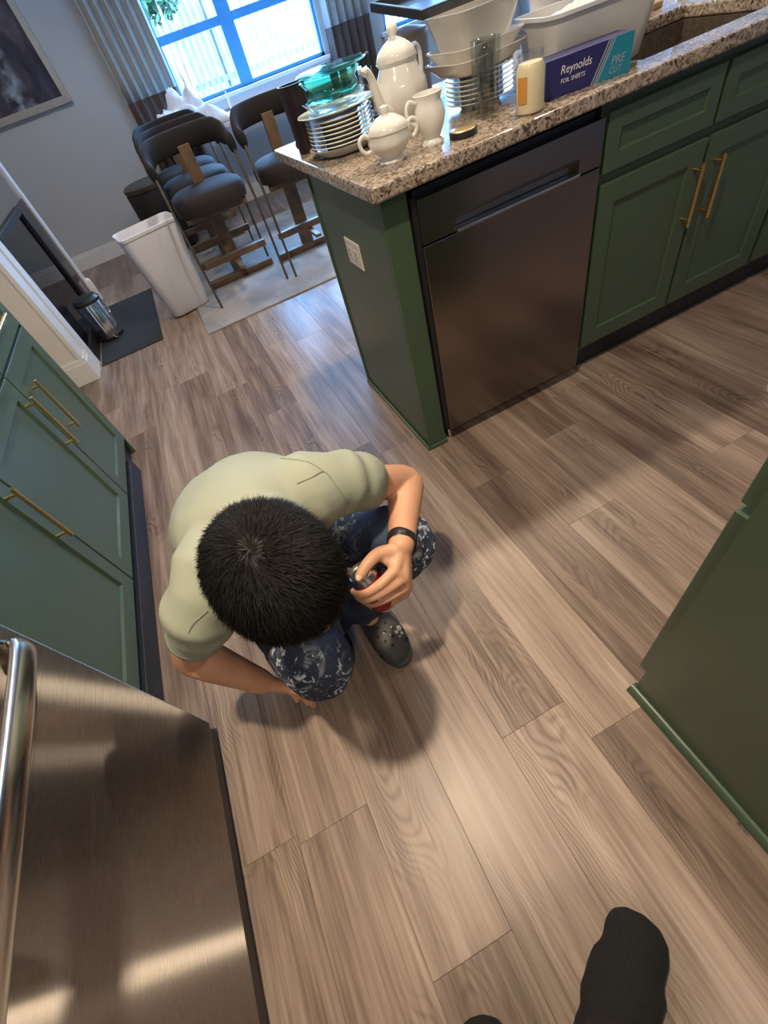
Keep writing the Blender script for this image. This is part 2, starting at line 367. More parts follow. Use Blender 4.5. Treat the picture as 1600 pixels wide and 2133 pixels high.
# ------------------------------------------------------------------ setting: floor
X0, X1, Y0, Y1 = -2.9, 4.0, -3.2, 4.87
fl = struct(build('floor', bx(X0, X1, Y0, Y1, -.06, -.012), M_PLANK))
PW, PL = .182, 1.22
meshes = {}
ix = 0; x = X0
while x < X1 - 1e-6:
    xw = min(PW, X1 - x); y = Y0 - random.uniform(.1, .9) * PL
    while y < Y1:
        a, b = max(y, Y0), min(y + PL, Y1)
        if b - a > .03:
            key = (round(xw, 3), round(b - a, 3)); g = .00015
            if key not in meshes:
                bm = bx(-xw / 2 + g, xw / 2 - g, -(b - a) / 2 + g, (b - a) / 2 - g, -.012, 0)
                es = [e for e in bm.edges if all(v.co.z > -.001 for v in e.verts)]
                bmesh.ops.bevel(bm, geom=es, offset=.0006, segments=1, affect='EDGES')
                bmesh.ops.recalc_face_normals(bm, faces=bm.faces)
                me = bpy.data.meshes.new('plank'); bm.to_mesh(me); bm.free(); me.materials.append(M_PLANK); meshes[key] = me
            o = bpy.data.objects.new('plank', meshes[key]); COL.objects.link(o); o.parent = fl; o.location = (x + xw / 2, (a + b) / 2, 0)
        y += PL
    x += PW; ix += 1

# walls, ceiling
def sbox(name, material, *a, parent=None):
    o = build(name, bx(*a), material, parent)
    if parent is None: struct(o)
    return o
WX0, WX1, WZ0, WZ1 = .12, 1.66, .86, 2.30
bm = B(); cuts = [X0, WX0, WX1, 2.35, 3.75, X1]
for i in range(5):
    if i in (1, 3): box(bm, cuts[i], cuts[i + 1], Y1, Y1 + .15, 0, WZ0); box(bm, cuts[i], cuts[i + 1], Y1, Y1 + .15, WZ1, CEIL)
    else: box(bm, cuts[i], cuts[i + 1], Y1, Y1 + .15, 0, CEIL)
struct(build('wall_back', bm, M_WALL))
sbox('wall_left', M_WALL, X0 - .15, X0, Y0, Y1 + .15, 0, CEIL)
sbox('wall_kitchen', M_WALL, -1.95, -1.82, Y0, 2.04, 0, CEIL)
sbox('wall_right', M_WALL, X1, X1 + .15, Y0, Y1 + .15, 0, CEIL)
sbox('wall_front', M_WALL, X0 - .15, X1 + .15, Y0 - .15, Y0, 0, CEIL)
sbox('wall_partition', M_CREAM, -2.9, -1.415, 2.055, 2.175, 0, CEIL)
sbox('ceiling', M_CEIL, X0 - .15, X1 + .15, Y0 - .15, Y1 + .15, CEIL, CEIL + .1)
def baseb(name, rects, h=.13):
    bm = B()
    for (a, b, c, d, nx, ny) in rects:
        box(bm, a, b, c, d, 0, h - .025)
        t = .006
        box(bm, a + (t if nx < 0 else 0), b - (t if nx > 0 else 0), c + (t if ny < 0 else 0), d - (t if ny > 0 else 0), h - .025, h)
    o = struct(build(name, bm, M_TRIM, bevel=.002)); return o
baseb('baseboard_back', [(X0, X1, Y1 - .016, Y1, 0, -1)], .14)
baseb('baseboard_partition', [(-1.95, -1.399, 2.039, 2.055, 0, -1), (-1.415, -1.399, 2.055, 2.175, 1, 0), (-1.43, -1.395, 2.175, 2.19, 0, 1)], .15)
bm = B(); box(bm, -1.44, -1.405, 2.045, 2.185, .15, 2.1)
struct(build('trim_1', bx(-1.436, -1.409, 2.047, 2.183, .15, CEIL - .01), M_TRIM, bevel=.003))
bm.free()

# window
yf0, yf1 = Y1 + .02, Y1 + .08
def window(name, x0, x1):
    win = bpy.data.objects.new(name, None); COL.objects.link(win); win['kind'] = 'structure'; win.location = ((x0 + x1) / 2, Y1 + .05, WZ0)
    bm = B(); box(bm, x0, x0 + .03, yf0, yf1, WZ0, WZ1); box(bm, x1 - .03, x1, yf0, yf1, WZ0, WZ1); box(bm, x0, x1, yf0, yf1, WZ0, WZ0 + .03); box(bm, x0, x1, yf0, yf1, WZ1 - .04, WZ1)
    build('window_frame', bm, M_SKYGLARE, win, bevel=.003)
    xm = (x0 + x1) / 2 - .09
    build('mullion', bx(xm - .065, xm + .065, yf0 - .01, yf1, WZ0, WZ1), M_SKYGLARE, win, bevel=.003)
    for a, b in ((x0 + .03, xm - .065), (xm + .065, x1 - .03)):
        build('sash_rail', bx(a, b, yf0 - .006, yf1 - .01, 1.285, 1.345), M_SKYGLARE, win, bevel=.003)
        for z0, z1 in ((WZ0 + .03, 1.285), (1.345, WZ1 - .04)):
            build('pane', bx(a, b, yf0 + .03, yf0 + .034, z0, z1), M_PANE, win)
    build('window_sill', bx(x0 - .06, x1 + .06, Y1 - .05, Y1 + .02, WZ0 - .03, WZ0), M_TRIM, win, bevel=.004)
    build('sill_apron', bx(x0 - .03, x1 + .03, Y1 - .016, Y1, WZ0 - .10, WZ0 - .03), M_TRIM, win, bevel=.003)
window('window_1', WX0, WX1); window('window_added', 2.35, 3.75)  # the right-hand window is unseen, added to bring in more cool daylight

# glazed door standing in the opening behind the partition
dr = bpy.data.objects.new('door_1', None); COL.objects.link(dr); dr['kind'] = 'structure'; dr.location = (-1.42, 3.0, 0)
xd0, xd1 = -1.435, -1.40
build('stile', bx(xd0, xd1, 3.60, 3.68, .0, 2.03), M_TRIM, dr, bevel=.004)
build('stile', bx(xd0, xd1, 2.20, 2.30, .0, 2.03), M_TRIM, dr, bevel=.004)
build('top_rail', bx(xd0, xd1, 2.30, 3.60, 1.93, 2.03), M_TRIM, dr, bevel=.004)
build('bottom_rail', bx(xd0, xd1, 2.30, 3.60, .0, .10), M_BLACK, dr, bevel=.004)
bm = B(); box(bm, xd0 - .005, xd1 + .005, 2.30, 3.26, .775, .815); box(bm, xd0 - .005, xd1 + .005, 3.19, 3.26, .1, .775)
build('black_frame', bm, M_BLACK, dr, bevel=.003)
build('pane', bx(-1.420, -1.416, 2.30, 3.19, .10, .775), M_TINT, dr)
build('pane', bx(-1.420, -1.416, 3.26, 3.60, .10, .815), M_TINT, dr)
build('pane', bx(-1.420, -1.416, 2.30, 3.60, .815, 1.93), M_PANE, dr)
bm = B(); tube(bm, [(-1.392, 3.64, .02), (-1.392, 3.64, .17)], .026, 12, round_ends=True); build('rubber_bumper', bm, M_TRIM, dr, 40)

# recessed lamps
LAMPLAB = ['in the ceiling above the crouching person', 'above the plate stack end of the peninsula', 'above the sink side of the peninsula', 'added unseen as fill above the aisle facing the sink cabinet', 'behind the photographer', 'added unseen to brighten the dining side above the door mat and step bin', 'added unseen to brighten the dining side above the bar stools and dining table']  # aisle fill and dining downlights are added for brightness
for li, (lx, ly, pw, rr) in enumerate(LAMPS):
    t = thing('ceiling_light', 'round white recessed downlight ' + LAMPLAB[li], 'light', (lx, ly, CEIL), 'recessed downlights')
    bm = B(); lathe(bm, [(.095, 0), (.095, -.006), (.078, -.010), (.070, -.004), (.070, 0)], (lx, ly, CEIL), 28); build('trim_ring', bm, M_TRIM, t, 40)
    bm = B(); lathe(bm, [(.069, -.001), (.069, -.004), (.02, -.006)], (lx, ly, CEIL), 28); build('diffuser', bm, M_LAMPON, t, 40)

# outdoors
struct(build('ground_outside', bx(-8, 12, Y1 + .15, 22, -.25, -.15), M_GROUND))
bm = B()
for i in range(110):
    x = -4 + i * .135; box(bm, x, x + .085, 12.0, 12.02, .25 + random.uniform(0, .04), 2.35 + random.uniform(-.1, .1))
box(bm, -4, 10.9, 12.02, 12.07, .6, .7); box(bm, -4, 10.9, 12.02, 12.07, 1.9, 2.0)
fe = thing('picket_fence', 'pale sunlit wooden picket fence outside the window', 'fence', (3.5, 12, -.15))
po = build('picket', bm, M_FENCE, fe); po['kind'] = 'stuff'
for i in range(6): build('post', bx(-3.9 + i * 2.9, -3.78 + i * 2.9, 12.07, 12.19, -.15, 2.3), M_FENCE, fe)
bush = thing('bush', 'loose green bush in front of the fence outside', 'bush', (.9, 11.0, -.15))
bm = B()
for i in range(2200):
    d = V((random.gauss(0, 1), random.gauss(0, 1), random.gauss(0, 1))).normalized() * (random.random() ** .4)
    c = V((.95 + d.x * .75, 11.0 + d.y * .6, 2.35 + d.z * .75))
    u = V((random.gauss(0, 1), random.gauss(0, 1), random.gauss(0, 1))).normalized() * .09; vv = u.orthogonal().normalized() * .045
    bm.faces.new([bm.verts.new(c + s) for s in (-u, vv, u, -vv)])
fo = build('foliage', bm, M_LEAF, bush, recalc=False); fo['kind'] = 'stuff'
bm = B()
for k in range(4): tube(bm, [(.95, 11, -.15), (.95 + .1 * math.cos(k * 1.6), 11 + .1 * math.sin(k * 1.6), 1.1), (.95 + .4 * math.cos(k * 1.6), 11 + .4 * math.sin(k * 1.6), 2.3)], [.05, .04, .015], 8)
build('stem', bm, M_TEAK, bush, 60)

# ------------------------------------------------------------------ peninsula
pt = thing('peninsula_end_panel', 'dark green end panel of the peninsula with corner post and base moulding', 'cabinet panel', (.02, .3, 0))
build('panel', bx(.012, .030, .030, .625, .0, .879), M_GREEN, pt)
build('corner_post', bx(.012, .088, .012, .030, .0, .879), M_GREEN, pt, bevel=.002)
bm = B(); box(bm, 0, .012, 0, .635, 0, .018); box(bm, .012, .092, 0, .012, 0, .018); build('base_moulding', bm, M_GREEN, pt, bevel=.005)
build('edge_trim', bx(.006, .030, .625, .637, .0, .879), M_GREEN, pt, bevel=.002)
ot = thing('power_outlet', 'ivory double power outlet on the green end panel', 'outlet', (.012, .325, .632))
build('plate', bx(.006, .012, .262, .388, .632, .714), M_OUTLET, ot, bevel=.003)
for yy in (.297, .353):
    s = build('socket', bx(.004, .006, yy - .02, yy + .02, .655, .691), M_OUTLET, ot, bevel=.002)
    for dz in (-.007, .007): build('slot', bx(.0035, .0042, yy - .008, yy + .004, .673 + dz - .001, .673 + dz + .001), M_BLACK, s)
# dishwasher
dwt = thing('dishwasher', 'dark stainless dishwasher with recessed pocket handle', 'dishwasher', (.405, .3, 0))
DX0, DX1, DY = .1056, .7056, -.0065
build('tub', bx(DX0 + .006, DX1 - .006, .03, .60, .10, .86), M_BLACK, dwt)
build('door', bx(DX0, DX1, DY, .03, .058, .733), M_DW, dwt, bevel=.003)
bm = B(); zz0, zz1, hx0, hx1 = .737, .846, .213, .626
build('pocket_brow', bx(.213, .626, DY - .004, DY + .022, .7705, .776), M_BLACK, dwt, bevel=.001)
box(bm, DX0, DX1, DY + .022, .03, zz0, zz1); box(bm, DX0, hx0, DY, DY + .022, zz0, zz1); box(bm, hx1, DX1, DY, DY + .022, zz0, zz1); box(bm, hx0, hx1, DY, DY + .022, .770, zz1)
build('control_panel', bm, M_DW, dwt)
bm = B(); box(bm, hx0, hx1, DY - .010, DY + .020, .735, .744); build('handle_lip', bm, M_HANDLE, dwt, bevel=.003)
build('side_gasket', bx(.092, DX0, .0, .03, .06, .85), M_BLACK, dwt)
build('kick_plate', bx(DX0, DX1, .055, .065, .0, .10), M_BLACK, dwt)
bm = B(); tube(bm, [(.11, .02, .0), (.11, .02, .055)], .009, 12); build('levelling_foot', bm, M_CHROME, dwt, 40)
# sink base cabinet and its neighbour
def base_cab(name, label, x0, x1, ndoors, false_fronts=True):
    t = thing(name, label, 'cabinet', ((x0 + x1) / 2, .3, 0))
    build('carcass', bx(x0, x1, .02, .60, .105, .68), M_GREEN, t)
    build('face_frame', bx(x0, x1, .02, .04, .68, .878), M_GREEN, t)
    build('toe_kick', bx(x0, x1, .055, .07, 0, .105), M_TOE, t)
    gap = .016; fw = (x1 - x0 - .03 - gap * (ndoors - 1)) / ndoors
    for i in range(ndoors):
        a = x0 + .015 + i * (fw + gap)
        # front faces -Y: local x runs along +X, local y (outward) along -Y
        def MM(z): return frameM((a, .02, z), (1, 0, 0), (0, 0, 1), (0, -1, 0))
        d = shaker('door', MM(.125), fw, .55, t)
        hx = fw - .035 if i % 2 == 0 else .035
        barpull(MM(.125), (hx, .405), True, .185, d)
        shaker('drawer_front', MM(.705), fw, .145, t, rail=.045)
    return t
base_cab('sink_cabinet', 'dark green two-door sink cabinet right of the dishwasher with gold bar pulls', .712, 1.585, 2)
base_cab('base_cabinet', 'dark green base cabinet past the sink cabinet, only its first door edge in view', 1.586, 2.36, 2)
tag(build('peninsula_back_panel', bx(.032, 2.36, .605, .624, 0, .879), M_GREEN), 'dark green back panel of the peninsula facing the stools', 'cabinet panel')
# counter with sink cut-out
SX0, SX1, SY0, SY1 = .90, 1.50, .085, .50
ct = thing('granite_countertop', 'speckled brown and beige granite countertop of the peninsula', 'countertop', (1.1, .43, .879))
bm = B(); xs = [-.018, SX0, SX1, 2.40]; ys = [-.025, SY0, SY1, .90]
for i in range(3):
    for j in range(3):
        if i == 1 and j == 1: continue
        box(bm, xs[i], xs[i + 1], ys[j], ys[j + 1], .879, .914)
bmesh.ops.remove_doubles(bm, verts=bm.verts, dist=1e-5)
fs = {}
for f in bm.faces: fs.setdefault(tuple(round(c, 4) for c in f.calc_center_median()), []).append(f)
bmesh.ops.delete(bm, geom=[f for l in fs.values() if len(l) > 1 for f in l], context='FACES')
build('slab', bm, M_GRAN, ct, bevel=.006)
sk = thing('sink', 'dark brown speckled undermount sink beside the foil box', 'sink', (1.2, .3, .70))
bm = B()
def rr(i, z): return [(SX0 + i, SY0 + i, z), (SX1 - i, SY0 + i, z), (SX1 - i, SY1 - i, z), (SX0 + i, SY1 - i, z)]
loft(bm, [rr(-.03, .877), rr(-.002, .878), rr(.004, .876), rr(.02, .70), rr(.27 * .7, .695)], cap=False)
bm.faces.new([bm.verts.new(p) for p in rr(.27 * .7, .695)]); build('basin', bm, M_SINK, sk, 30, bevel=0)
bm = B(); lathe(bm, [(.04, .697), (.04, .702), (.03, .703), (.01, .699)], (1.2, .29, 0), 20); build('drain', bm, M_CHROME, sk, 40)
fa = thing('sink_faucet', 'slim steel faucet standing behind the sink', 'faucet', (1.42, .60, .914))
bm = B(); lathe(bm, [(.028, .914), (.028, .92), (.016, .93)], (1.62, .62, 0), 20); build('escutcheon', bm, M_CHROME, fa, 40)
bm = B(); tube(bm, catmull([(1.62, .62, .92), (1.62, .62, 1.2), (1.62, .56, 1.3), (1.62, .45, 1.3), (1.62, .40, 1.2)], 6), .011, 12); build('spout', bm, M_CHROME, fa, 50)

# ------------------------------------------------------------------ left run: cabinets, counter, fridge
LX = -1.20
lc = thing('wall_base_cabinet', 'green three-door base cabinet along the wall with gold bar pulls beside the fridge', 'cabinet', (-1.5, .25, 0))
build('carcass', bx(-1.81, LX - .02, -.49, .985, .085, .879), M_GREEN, lc)
build('toe_board', bx(-1.80, LX + .012, -.49, .80, .0, .083), M_TOE, lc, bevel=.003)
build('toe_board', bx(-1.80, LX - .03, .80, .985, .0, .083), M_TOE, lc, bevel=.003)
ed = [.975, .513, .017, -.482]
for i in range(3):
    a, b = ed[i + 1] + .004, ed[i] - .004; wd = b - a
    # front faces +X: local x runs along +Y
    def ML(z): return frameM((LX - .02, a, z), (0, 1, 0), (0, 0, 1), (1, 0, 0))
    d = shaker('door', ML(.098), wd, .60, lc)
    hx = [.075, wd - .045, wd - .055][i]
    barpull(ML(.098), (hx, .425), True, .21, d)
    dd = shaker('drawer_front', ML(.708), wd, .15, lc, rail=.045)
    barpull(ML(.708), (wd / 2, .075), False, .19, dd)
build('end_panel', bx(-1.81, LX - .005, .985, 1.0, .0, .879), M_GREEN, lc)
wt = thing('wall_countertop', 'speckled granite countertop above the wall cabinets', 'countertop', (-1.5, .25, .879))
build('slab', bx(-1.81, LX + .02, -.49, 1.01, .879, .914), M_GRAN, wt, bevel=.005)
fr = thing('refrigerator', 'brushed stainless refrigerator with a bottom freezer drawer', 'refrigerator', (-1.4, -1.05, 0))
FX = -1.03; FY0, FY1 = -1.52, -.605
build('case', bx(-1.80, FX - .065, FY0 + .005, FY1 - .005, .03, 1.76), M_BLACK, fr)
build('freezer_drawer', bx(FX - .06, FX, FY0, FY1, .062, .735), M_FRIDGE, fr, bevel=.006)
for a, b in ((FY0, -1.065), (-1.060, FY1)): build('door', bx(FX - .06, FX, a, b, .745, 1.77), M_FRIDGE, fr, bevel=.006)
build('base_grille', bx(FX - .05, FX - .012, FY0 + .01, FY1 - .01, .012, .060), M_BLACK, fr)
bm = B(); hy0, hy1 = FY1 - .05, FY0 + .05
hz = .700
pts = catmull([(FX, hy0, hz), (FX + .022, hy0 - .008, hz), (FX + .038, hy0 - .05, hz), (FX + .046, (hy0 + hy1) / 2, hz), (FX + .038, hy1 + .05, hz), (FX + .022, hy1 + .008, hz), (FX, hy1, hz)], 8)
tube(bm, pts, [(.010, .024)] * len(pts), 14, ref=(1, 0, 0)); build('drawer_handle', bm, M_HANDLE, fr, 50)
for yy in (-1.03, -1.10):
    bm = B(); pts = catmull([(FX, yy, .80), (FX + .05, yy, .83), (FX + .06, yy, 1.2), (FX + .05, yy, 1.6), (FX, yy, 1.63)], 6); tube(bm, pts, .013, 12); build('door_handle', bm, M_HANDLE, fr, 50)
for yy in (FY0 + .06, FY1 - .06):
    bm = B(); lathe(bm, [(.02, 0), (.02, .03)], (-1.14, yy, 0), 14); build('foot', bm, M_BLACK, fr, 40)

# ------------------------------------------------------------------ right run in the foreground
rc = thing('range_side_cabinet', 'dark green base cabinet across the aisle showing its plain end panel and shoe moulding', 'cabinet', (.4, -1.4, 0))
RY = -1.062
build('end_panel', bx(-.010, .008, RY - .60, RY, .0, .879), M_GREEN, rc)
bm = B(); tube(bm, [(-.010, RY - .60, .004), (-.010, RY + .008, .004)], [(.016, .020)] * 2, 12, ref=(1, 0, 0)); build('shoe_moulding', bm, M_GREEN, rc, 40)
build('carcass', bx(.008, .90, RY - .60, RY, .105, .879), M_GREEN, rc)
build('toe_kick', bx(.008, .90, RY - .075, RY - .06, 0, .105), M_TOE, rc)
# faces +Y: local x runs along -X so that (x, outward, up) stays right-handed
def MR(x, z): return frameM((x, RY, z), (-1, 0, 0), (0, 0, 1), (0, 1, 0))
for k in range(2):
    d = shaker('door', MR(.425 + k * .44, .12), .43, .575, rc); barpull(MR(.425 + k * .44, .12), (.04 if k == 0 else .39, .43), True, .19, d)
    d = shaker('drawer_front', MR(.425 + k * .44, .715), .43, .14, rc, rail=.045); barpull(MR(.425 + k * .44, .715), (.215, .07), False, .19, d)
rt = thing('range_side_countertop', 'speckled granite countertop across the aisle', 'countertop', (.45, -1.35, .879))
build('slab', bx(-.03, .92, RY - .60, RY + .045, .879, .914), M_GRAN, rt, bevel=.005)

# ------------------------------------------------------------------ dining side
tag(build('area_rug', bx(-.63, 2.6, 1.95, 3.90, 0, .010), M_RUG, bevel=.003), 'grey and beige mottled area rug under the stools', 'rug')
tag(build('door_mat', bx(-1.385, -.93, 2.205, 3.36, 0, .008), M_MAT, bevel=.003), 'black rectangular door mat beside the step bin', 'mat')

def lerp(a, b, t): return a + (b - a) * t
# white waste bin: rectangular tapered, open top
wb = thing('waste_bin', 'tall open white plastic waste bin beside the bar stools', 'bin', (-.64, 2.545, 0), rz=.20)
def rrect(cx, cy, hx, hy, r, z, n=6, a0=0):
    out = []
    for (sx, sy, st) in ((1, 1, 0), (-1, 1, 1), (-1, -1, 2), (1, -1, 3)):
        for k in range(n + 1):
            a = (st + k / n) * PI / 2
            x_, y_ = sx * (hx - r) + r * math.cos(a), sy * (hy - r) + r * math.sin(a)
            out.append(V((cx + x_ * math.cos(a0) - y_ * math.sin(a0), cy + x_ * math.sin(a0) + y_ * math.cos(a0), z)))
    return out
A0 = .20
bm = B(); cx, cy = -.672, 2.545
prof = [(.135, .085, .0105), (.145, .095, .02), (.195, .135, .545), (.203, .143, .548), (.205, .145, .565), (.196, .136, .568), (.190, .130, .560), (.140, .088, .022)]
loft(bm, [rrect(cx, cy, a, b, .045, z, 6, A0) for a, b, z in prof]); build('body', bm, M_PLASTIC, wb, 50)
# step bin
sb = thing('step_bin', 'small chrome step bin with black lid on the door mat', 'bin', (-1.30, 2.66, .008))
bm = B(); lathe(bm, [(.092, .008), (.095, .02), (.095, .03)], (-1.30, 2.66, 0), 32); build('base_ring', bm, M_BLACK, sb, 40)
bm = B(); lathe(bm, [(.093, .03), (.093, .265), (.090, .27)], (-1.30, 2.66, 0), 40); build('body', bm, M_CHROME, sb, 40)
bm = B(); lathe(bm, [(.096, .27), (.097, .285), (.080, .305), (.02, .315)], (-1.30, 2.66, 0), 40); build('lid', bm, M_BLACK, sb, 40)
bm = B(); tube(bm, [(-1.27, 2.57, .03), (-1.25, 2.53, .025), (-1.235, 2.525, .03)], .007, 8); build('pedal', bm, M_CHROME, sb, 40)
bm = B(); tube(bm, catmull([(-1.215, 2.66, .25), (-1.195, 2.64, .20), (-1.20, 2.60, .17), (-1.215, 2.60, .22)], 5), .003, 6); build('bail_handle', bm, M_CHROME, sb, 40)

# bar stools: barrel back open towards the kitchen
def make_stool(label, group):
    t = thing('bar_stool', label, 'stool', (-.2, 2.48, .010), group)
    cx, cy = -.2, 2.48; hw = .262
    def arc(rx, ry, z, a0, a1, n):      # opening towards -Y
        return [V((cx + rx * math.sin(lerp(a0, a1, i / n)), cy - .06 + ry * math.cos(lerp(a0, a1, i / n)), z)) for i in range(n + 1)]
    bm = B(); pts = arc(.262, .28, .86, -1.75, 1.75, 28)
    for i, p_ in enumerate(pts): p_.z = .875 - .075 * max(0, abs(i / 14 - 1) - .55) / .45
    rads = [(.026, .062 if 3 < i < 25 else .05) for i in range(len(pts))]
    pp, fr_ = frames(pts)
    ref = [V((0, 0, 1)).cross(f[0]) for f in fr_]
    tube(bm, pts, rads, 14, ref=ref, round_ends=True); bk = build('backrest', bm, M_BROWN, t, 60)
    bm = B(); n = 36
    def sr(s, z): return [V((cx + s * .245 * (abs(math.cos(a)) ** .75) * (1 if math.cos(a) > 0 else -1), cy - .02 + s * .255 * (abs(math.sin(a)) ** .75) * (1 if math.sin(a) > 0 else -1), z)) for a in [2 * PI * i / n for i in range(n)]]
    loft(bm, [sr(.86, .545), sr(.98, .555), sr(1, .60), sr(.97, .632), sr(.85, .648), sr(.4, .655)]); build('seat', bm, M_BROWN, t, 50)
    build('seat_rail', bx(cx - .21, cx + .21, cy - .17, cy - .11, .515, .545), M_TEAK, t, bevel=.003)
    build('splat', bx(cx - .04, cx + .04, cy + .165, cy + .195, .50, .85), M_TEAK, t, bevel=.003)
    build('leg', bx(cx - .045, cx + .045, cy + .195, cy + .25, .012, .60), M_TEAK, t, bevel=.003)
    build('floor_rail', bx(cx - .265, cx + .265, cy + .19, cy + .255, .012, .055), M_TEAK, t, bevel=.003)
    build('stretcher', bx(cx - .24, cx + .24, cy + .0, cy + .04, .20, .24), M_TEAK, t, bevel=.003)
    build('stretcher', bx(cx - .02, cx + .02, cy - .2, cy + .2, .18, .20), M_TEAK, t, bevel=.003)
    for s in (-1, 1):
        bm = B(); tube(bm, [(cx + s * .262, cy - .22, .0105), (cx + s * .262, cy - .20, .50), (cx + s * .258, cy - .10, .84)], .0085, 10); build('leg', bm, M_ROD, t, 50)
    return t
st = make_stool('dark brown barrel-back bar stool beside the white waste bin, first of its row', 'barrel-back bar stools')
copy_tree(st, (-.2, 3.02, .010), 'dark brown barrel-back bar stool in the middle of the row of three')
copy_tree(st, (-.2, 3.56, .010), 'dark brown barrel-back bar stool at the table end of the row of three')
copy_tree(st, (.385, 2.45, .010), 'dark brown barrel-back bar stool pulled up beside the peninsula counter')

ot = thing('ottoman', 'dark brown round ottoman with bronze top against the grey wall', 'ottoman', (-.55, 4.25, 0))
bm = B(); lathe(bm, [(.20, .012), (.215, .03), (.215, .50), (.205, .515)], (-.55, 4.25, 0), 32); build('body', bm, M_BROWN, ot, 40)
bm = B(); lathe(bm, [(.213, .515), (.217, .525), (.217, .55), (.19, .565), (.05, .57)], (-.55, 4.25, 0), 32); build('top', bm, M_BROWN2, ot, 40)
for k in range(3):
    bm = B(); lathe(bm, [(.015, 0), (.02, .014)], (-.55 + .15 * math.cos(k * 2.1), 4.25 + .15 * math.sin(k * 2.1), 0), 12); build('foot', bm, M_BLACK, ot, 40)

dt = thing('dining_table', 'white dining table under the window', 'table', (.75, 4.3, 0))
build('table_top', bx(-.28, 1.75, 3.98, 4.70, .715, .75), M_CLOTH, dt, bevel=.006)
for xx in (-.2, 1.6):
    for yy in (4.05, 4.58): build('leg', bx(xx, xx + .07, yy, yy + .07, .0, .715), M_CLOTH, dt, bevel=.004)
bm = B(); nx, ny = 36, 26
g = [[None] * (ny + 1) for _ in range(nx + 1)]
for i in range(nx + 1):
    for j in range(ny + 1):
        u, v_ = i / nx, j / ny; x_ = -.24 + .62 * u; y_ = 4.0 + .42 * v_
        e = (math.sin(PI * u) * math.sin(PI * v_)) ** .5
        nz = noise.fractal(V((x_ * 6, y_ * 6, 3.3)), .7, 2.0, 4); rid = 1 - abs(noise.noise(V((x_ * 7 + 3, y_ * 7, .2))) * 2)
        g[i][j] = bm.verts.new((x_ + .02 * noise.noise(V((x_ * 9, y_ * 9, 7))), y_, .753 + e * (.15 + .10 * nz + .08 * rid) * (1.25 - .5 * u)))
for i in range(nx):
    for j in range(ny): bm.faces.new((g[i][j], g[i + 1][j], g[i + 1][j + 1], g[i][j + 1]))
cl = build('crumpled_cloth', bm, M_CLOTH, None, 60); tag(cl, 'crumpled white cloth heaped on the dining table', 'cloth')
sm = cl.modifiers.new('s', 'SOLIDIFY'); sm.thickness = .004; sm.offset = 1
cs = thing('candlestick', 'slim white pointed candle in a holder on the dining table', 'candle', (.46, 4.3, .75))
bm = B(); lathe(bm, [(.03, .75), (.03, .757), (.012, .765), (.014, .785)], (.46, 4.3, 0), 20); build('holder', bm, M_CHINA, cs, 40)
bm = B(); lathe(bm, [(.011, .78), (.010, .90), (.002, .915)], (.46, 4.3, 0), 14); build('candle', bm, M_WAX, cs, 40)

# curtains
def curtain(name, label, x0, x1, folds, zt=2.38, y=4.775, seed=0):
    t = thing(name, label, 'curtain', ((x0 + x1) / 2, y, .03), 'window curtains')
    def sheet(z0, z1):
        bm = B(); n = folds * 12; rows = 8; gv = []
        for r in range(rows + 1):
            z = lerp(z0, z1, r / rows); row = []
            for i in range(n + 1):
                u = i / n; a = 2 * PI * folds * u + .6 * math.sin(3 * u + seed)
                row.append(bm.verts.new((lerp(x0, x1, u) + .012 * math.sin(2 * a), y + .032 * math.sin(a) + .006 * math.sin(z * 3 + u * 9), z)))
            gv.append(row)
        for r in range(rows):
            for i in range(n): bm.faces.new((gv[r][i], gv[r][i + 1], gv[r + 1][i + 1], gv[r + 1][i]))
        return bm
    a = build('upper_cloth', sheet(1.03, zt), M_CURT, t, 179); b = build('hem_band', sheet(.03, 1.03), M_CURTB, t, 179)
    for o in (a, b): s_ = o.modifiers.new('s', 'SOLIDIFY'); s_.thickness = .003
    return t
curtain('curtain', 'pale sage curtain with brown lower band hanging next to the framed painting', -.36, .125, 6)
curtain('curtain', 'pale sage curtain with brown lower band hanging beyond the stacked serving dishes', 1.68, 2.16, 6, seed=2)
rod = thing('curtain_rod', 'bronze curtain rod above the dining window', 'curtain rod', (.9, 4.775, 2.40))
bm = B(); tube(bm, [(-.5, 4.775, 2.405), (2.3, 4.775, 2.405)], .014, 12); build('pole', bm, M_ROD, rod, 40)
for xx in (-.45, .9, 2.25): build('bracket', bx(xx - .01, xx + .01, 4.77, 4.87, 2.40, 2.41), M_ROD, rod)

# picture
pc = thing('framed_painting', 'large dark abstract painting in a champagne frame on the grey wall', 'painting', (-1.3, 4.85, 1.17))
px0, px1, pz0, pz1, fw = -1.83, -.786, 1.17, 2.25, .05
bm = B(); loft(bm, [[(px0, 4.868, pz0), (px1, 4.868, pz0), (px1, 4.868, pz1), (px0, 4.868, pz1)], [(px0, 4.835, pz0), (px1, 4.835, pz0), (px1, 4.835, pz1), (px0, 4.835, pz1)], [(px0 + fw, 4.828, pz0 + fw), (px1 - fw, 4.828, pz0 + fw), (px1 - fw, 4.828, pz1 - fw), (px0 + fw, 4.828, pz1 - fw)], [(px0 + fw, 4.868, pz0 + fw), (px1 - fw, 4.868, pz0 + fw), (px1 - fw, 4.868, pz1 - fw), (px0 + fw, 4.868, pz1 - fw)]], cap=False, closed=True)
build('frame', bm, M_CHAMP, pc)
build('canvas', bx(px0 + fw, px1 - fw, 4.845, 4.855, pz0 + fw, pz1 - fw), M_ART, pc)

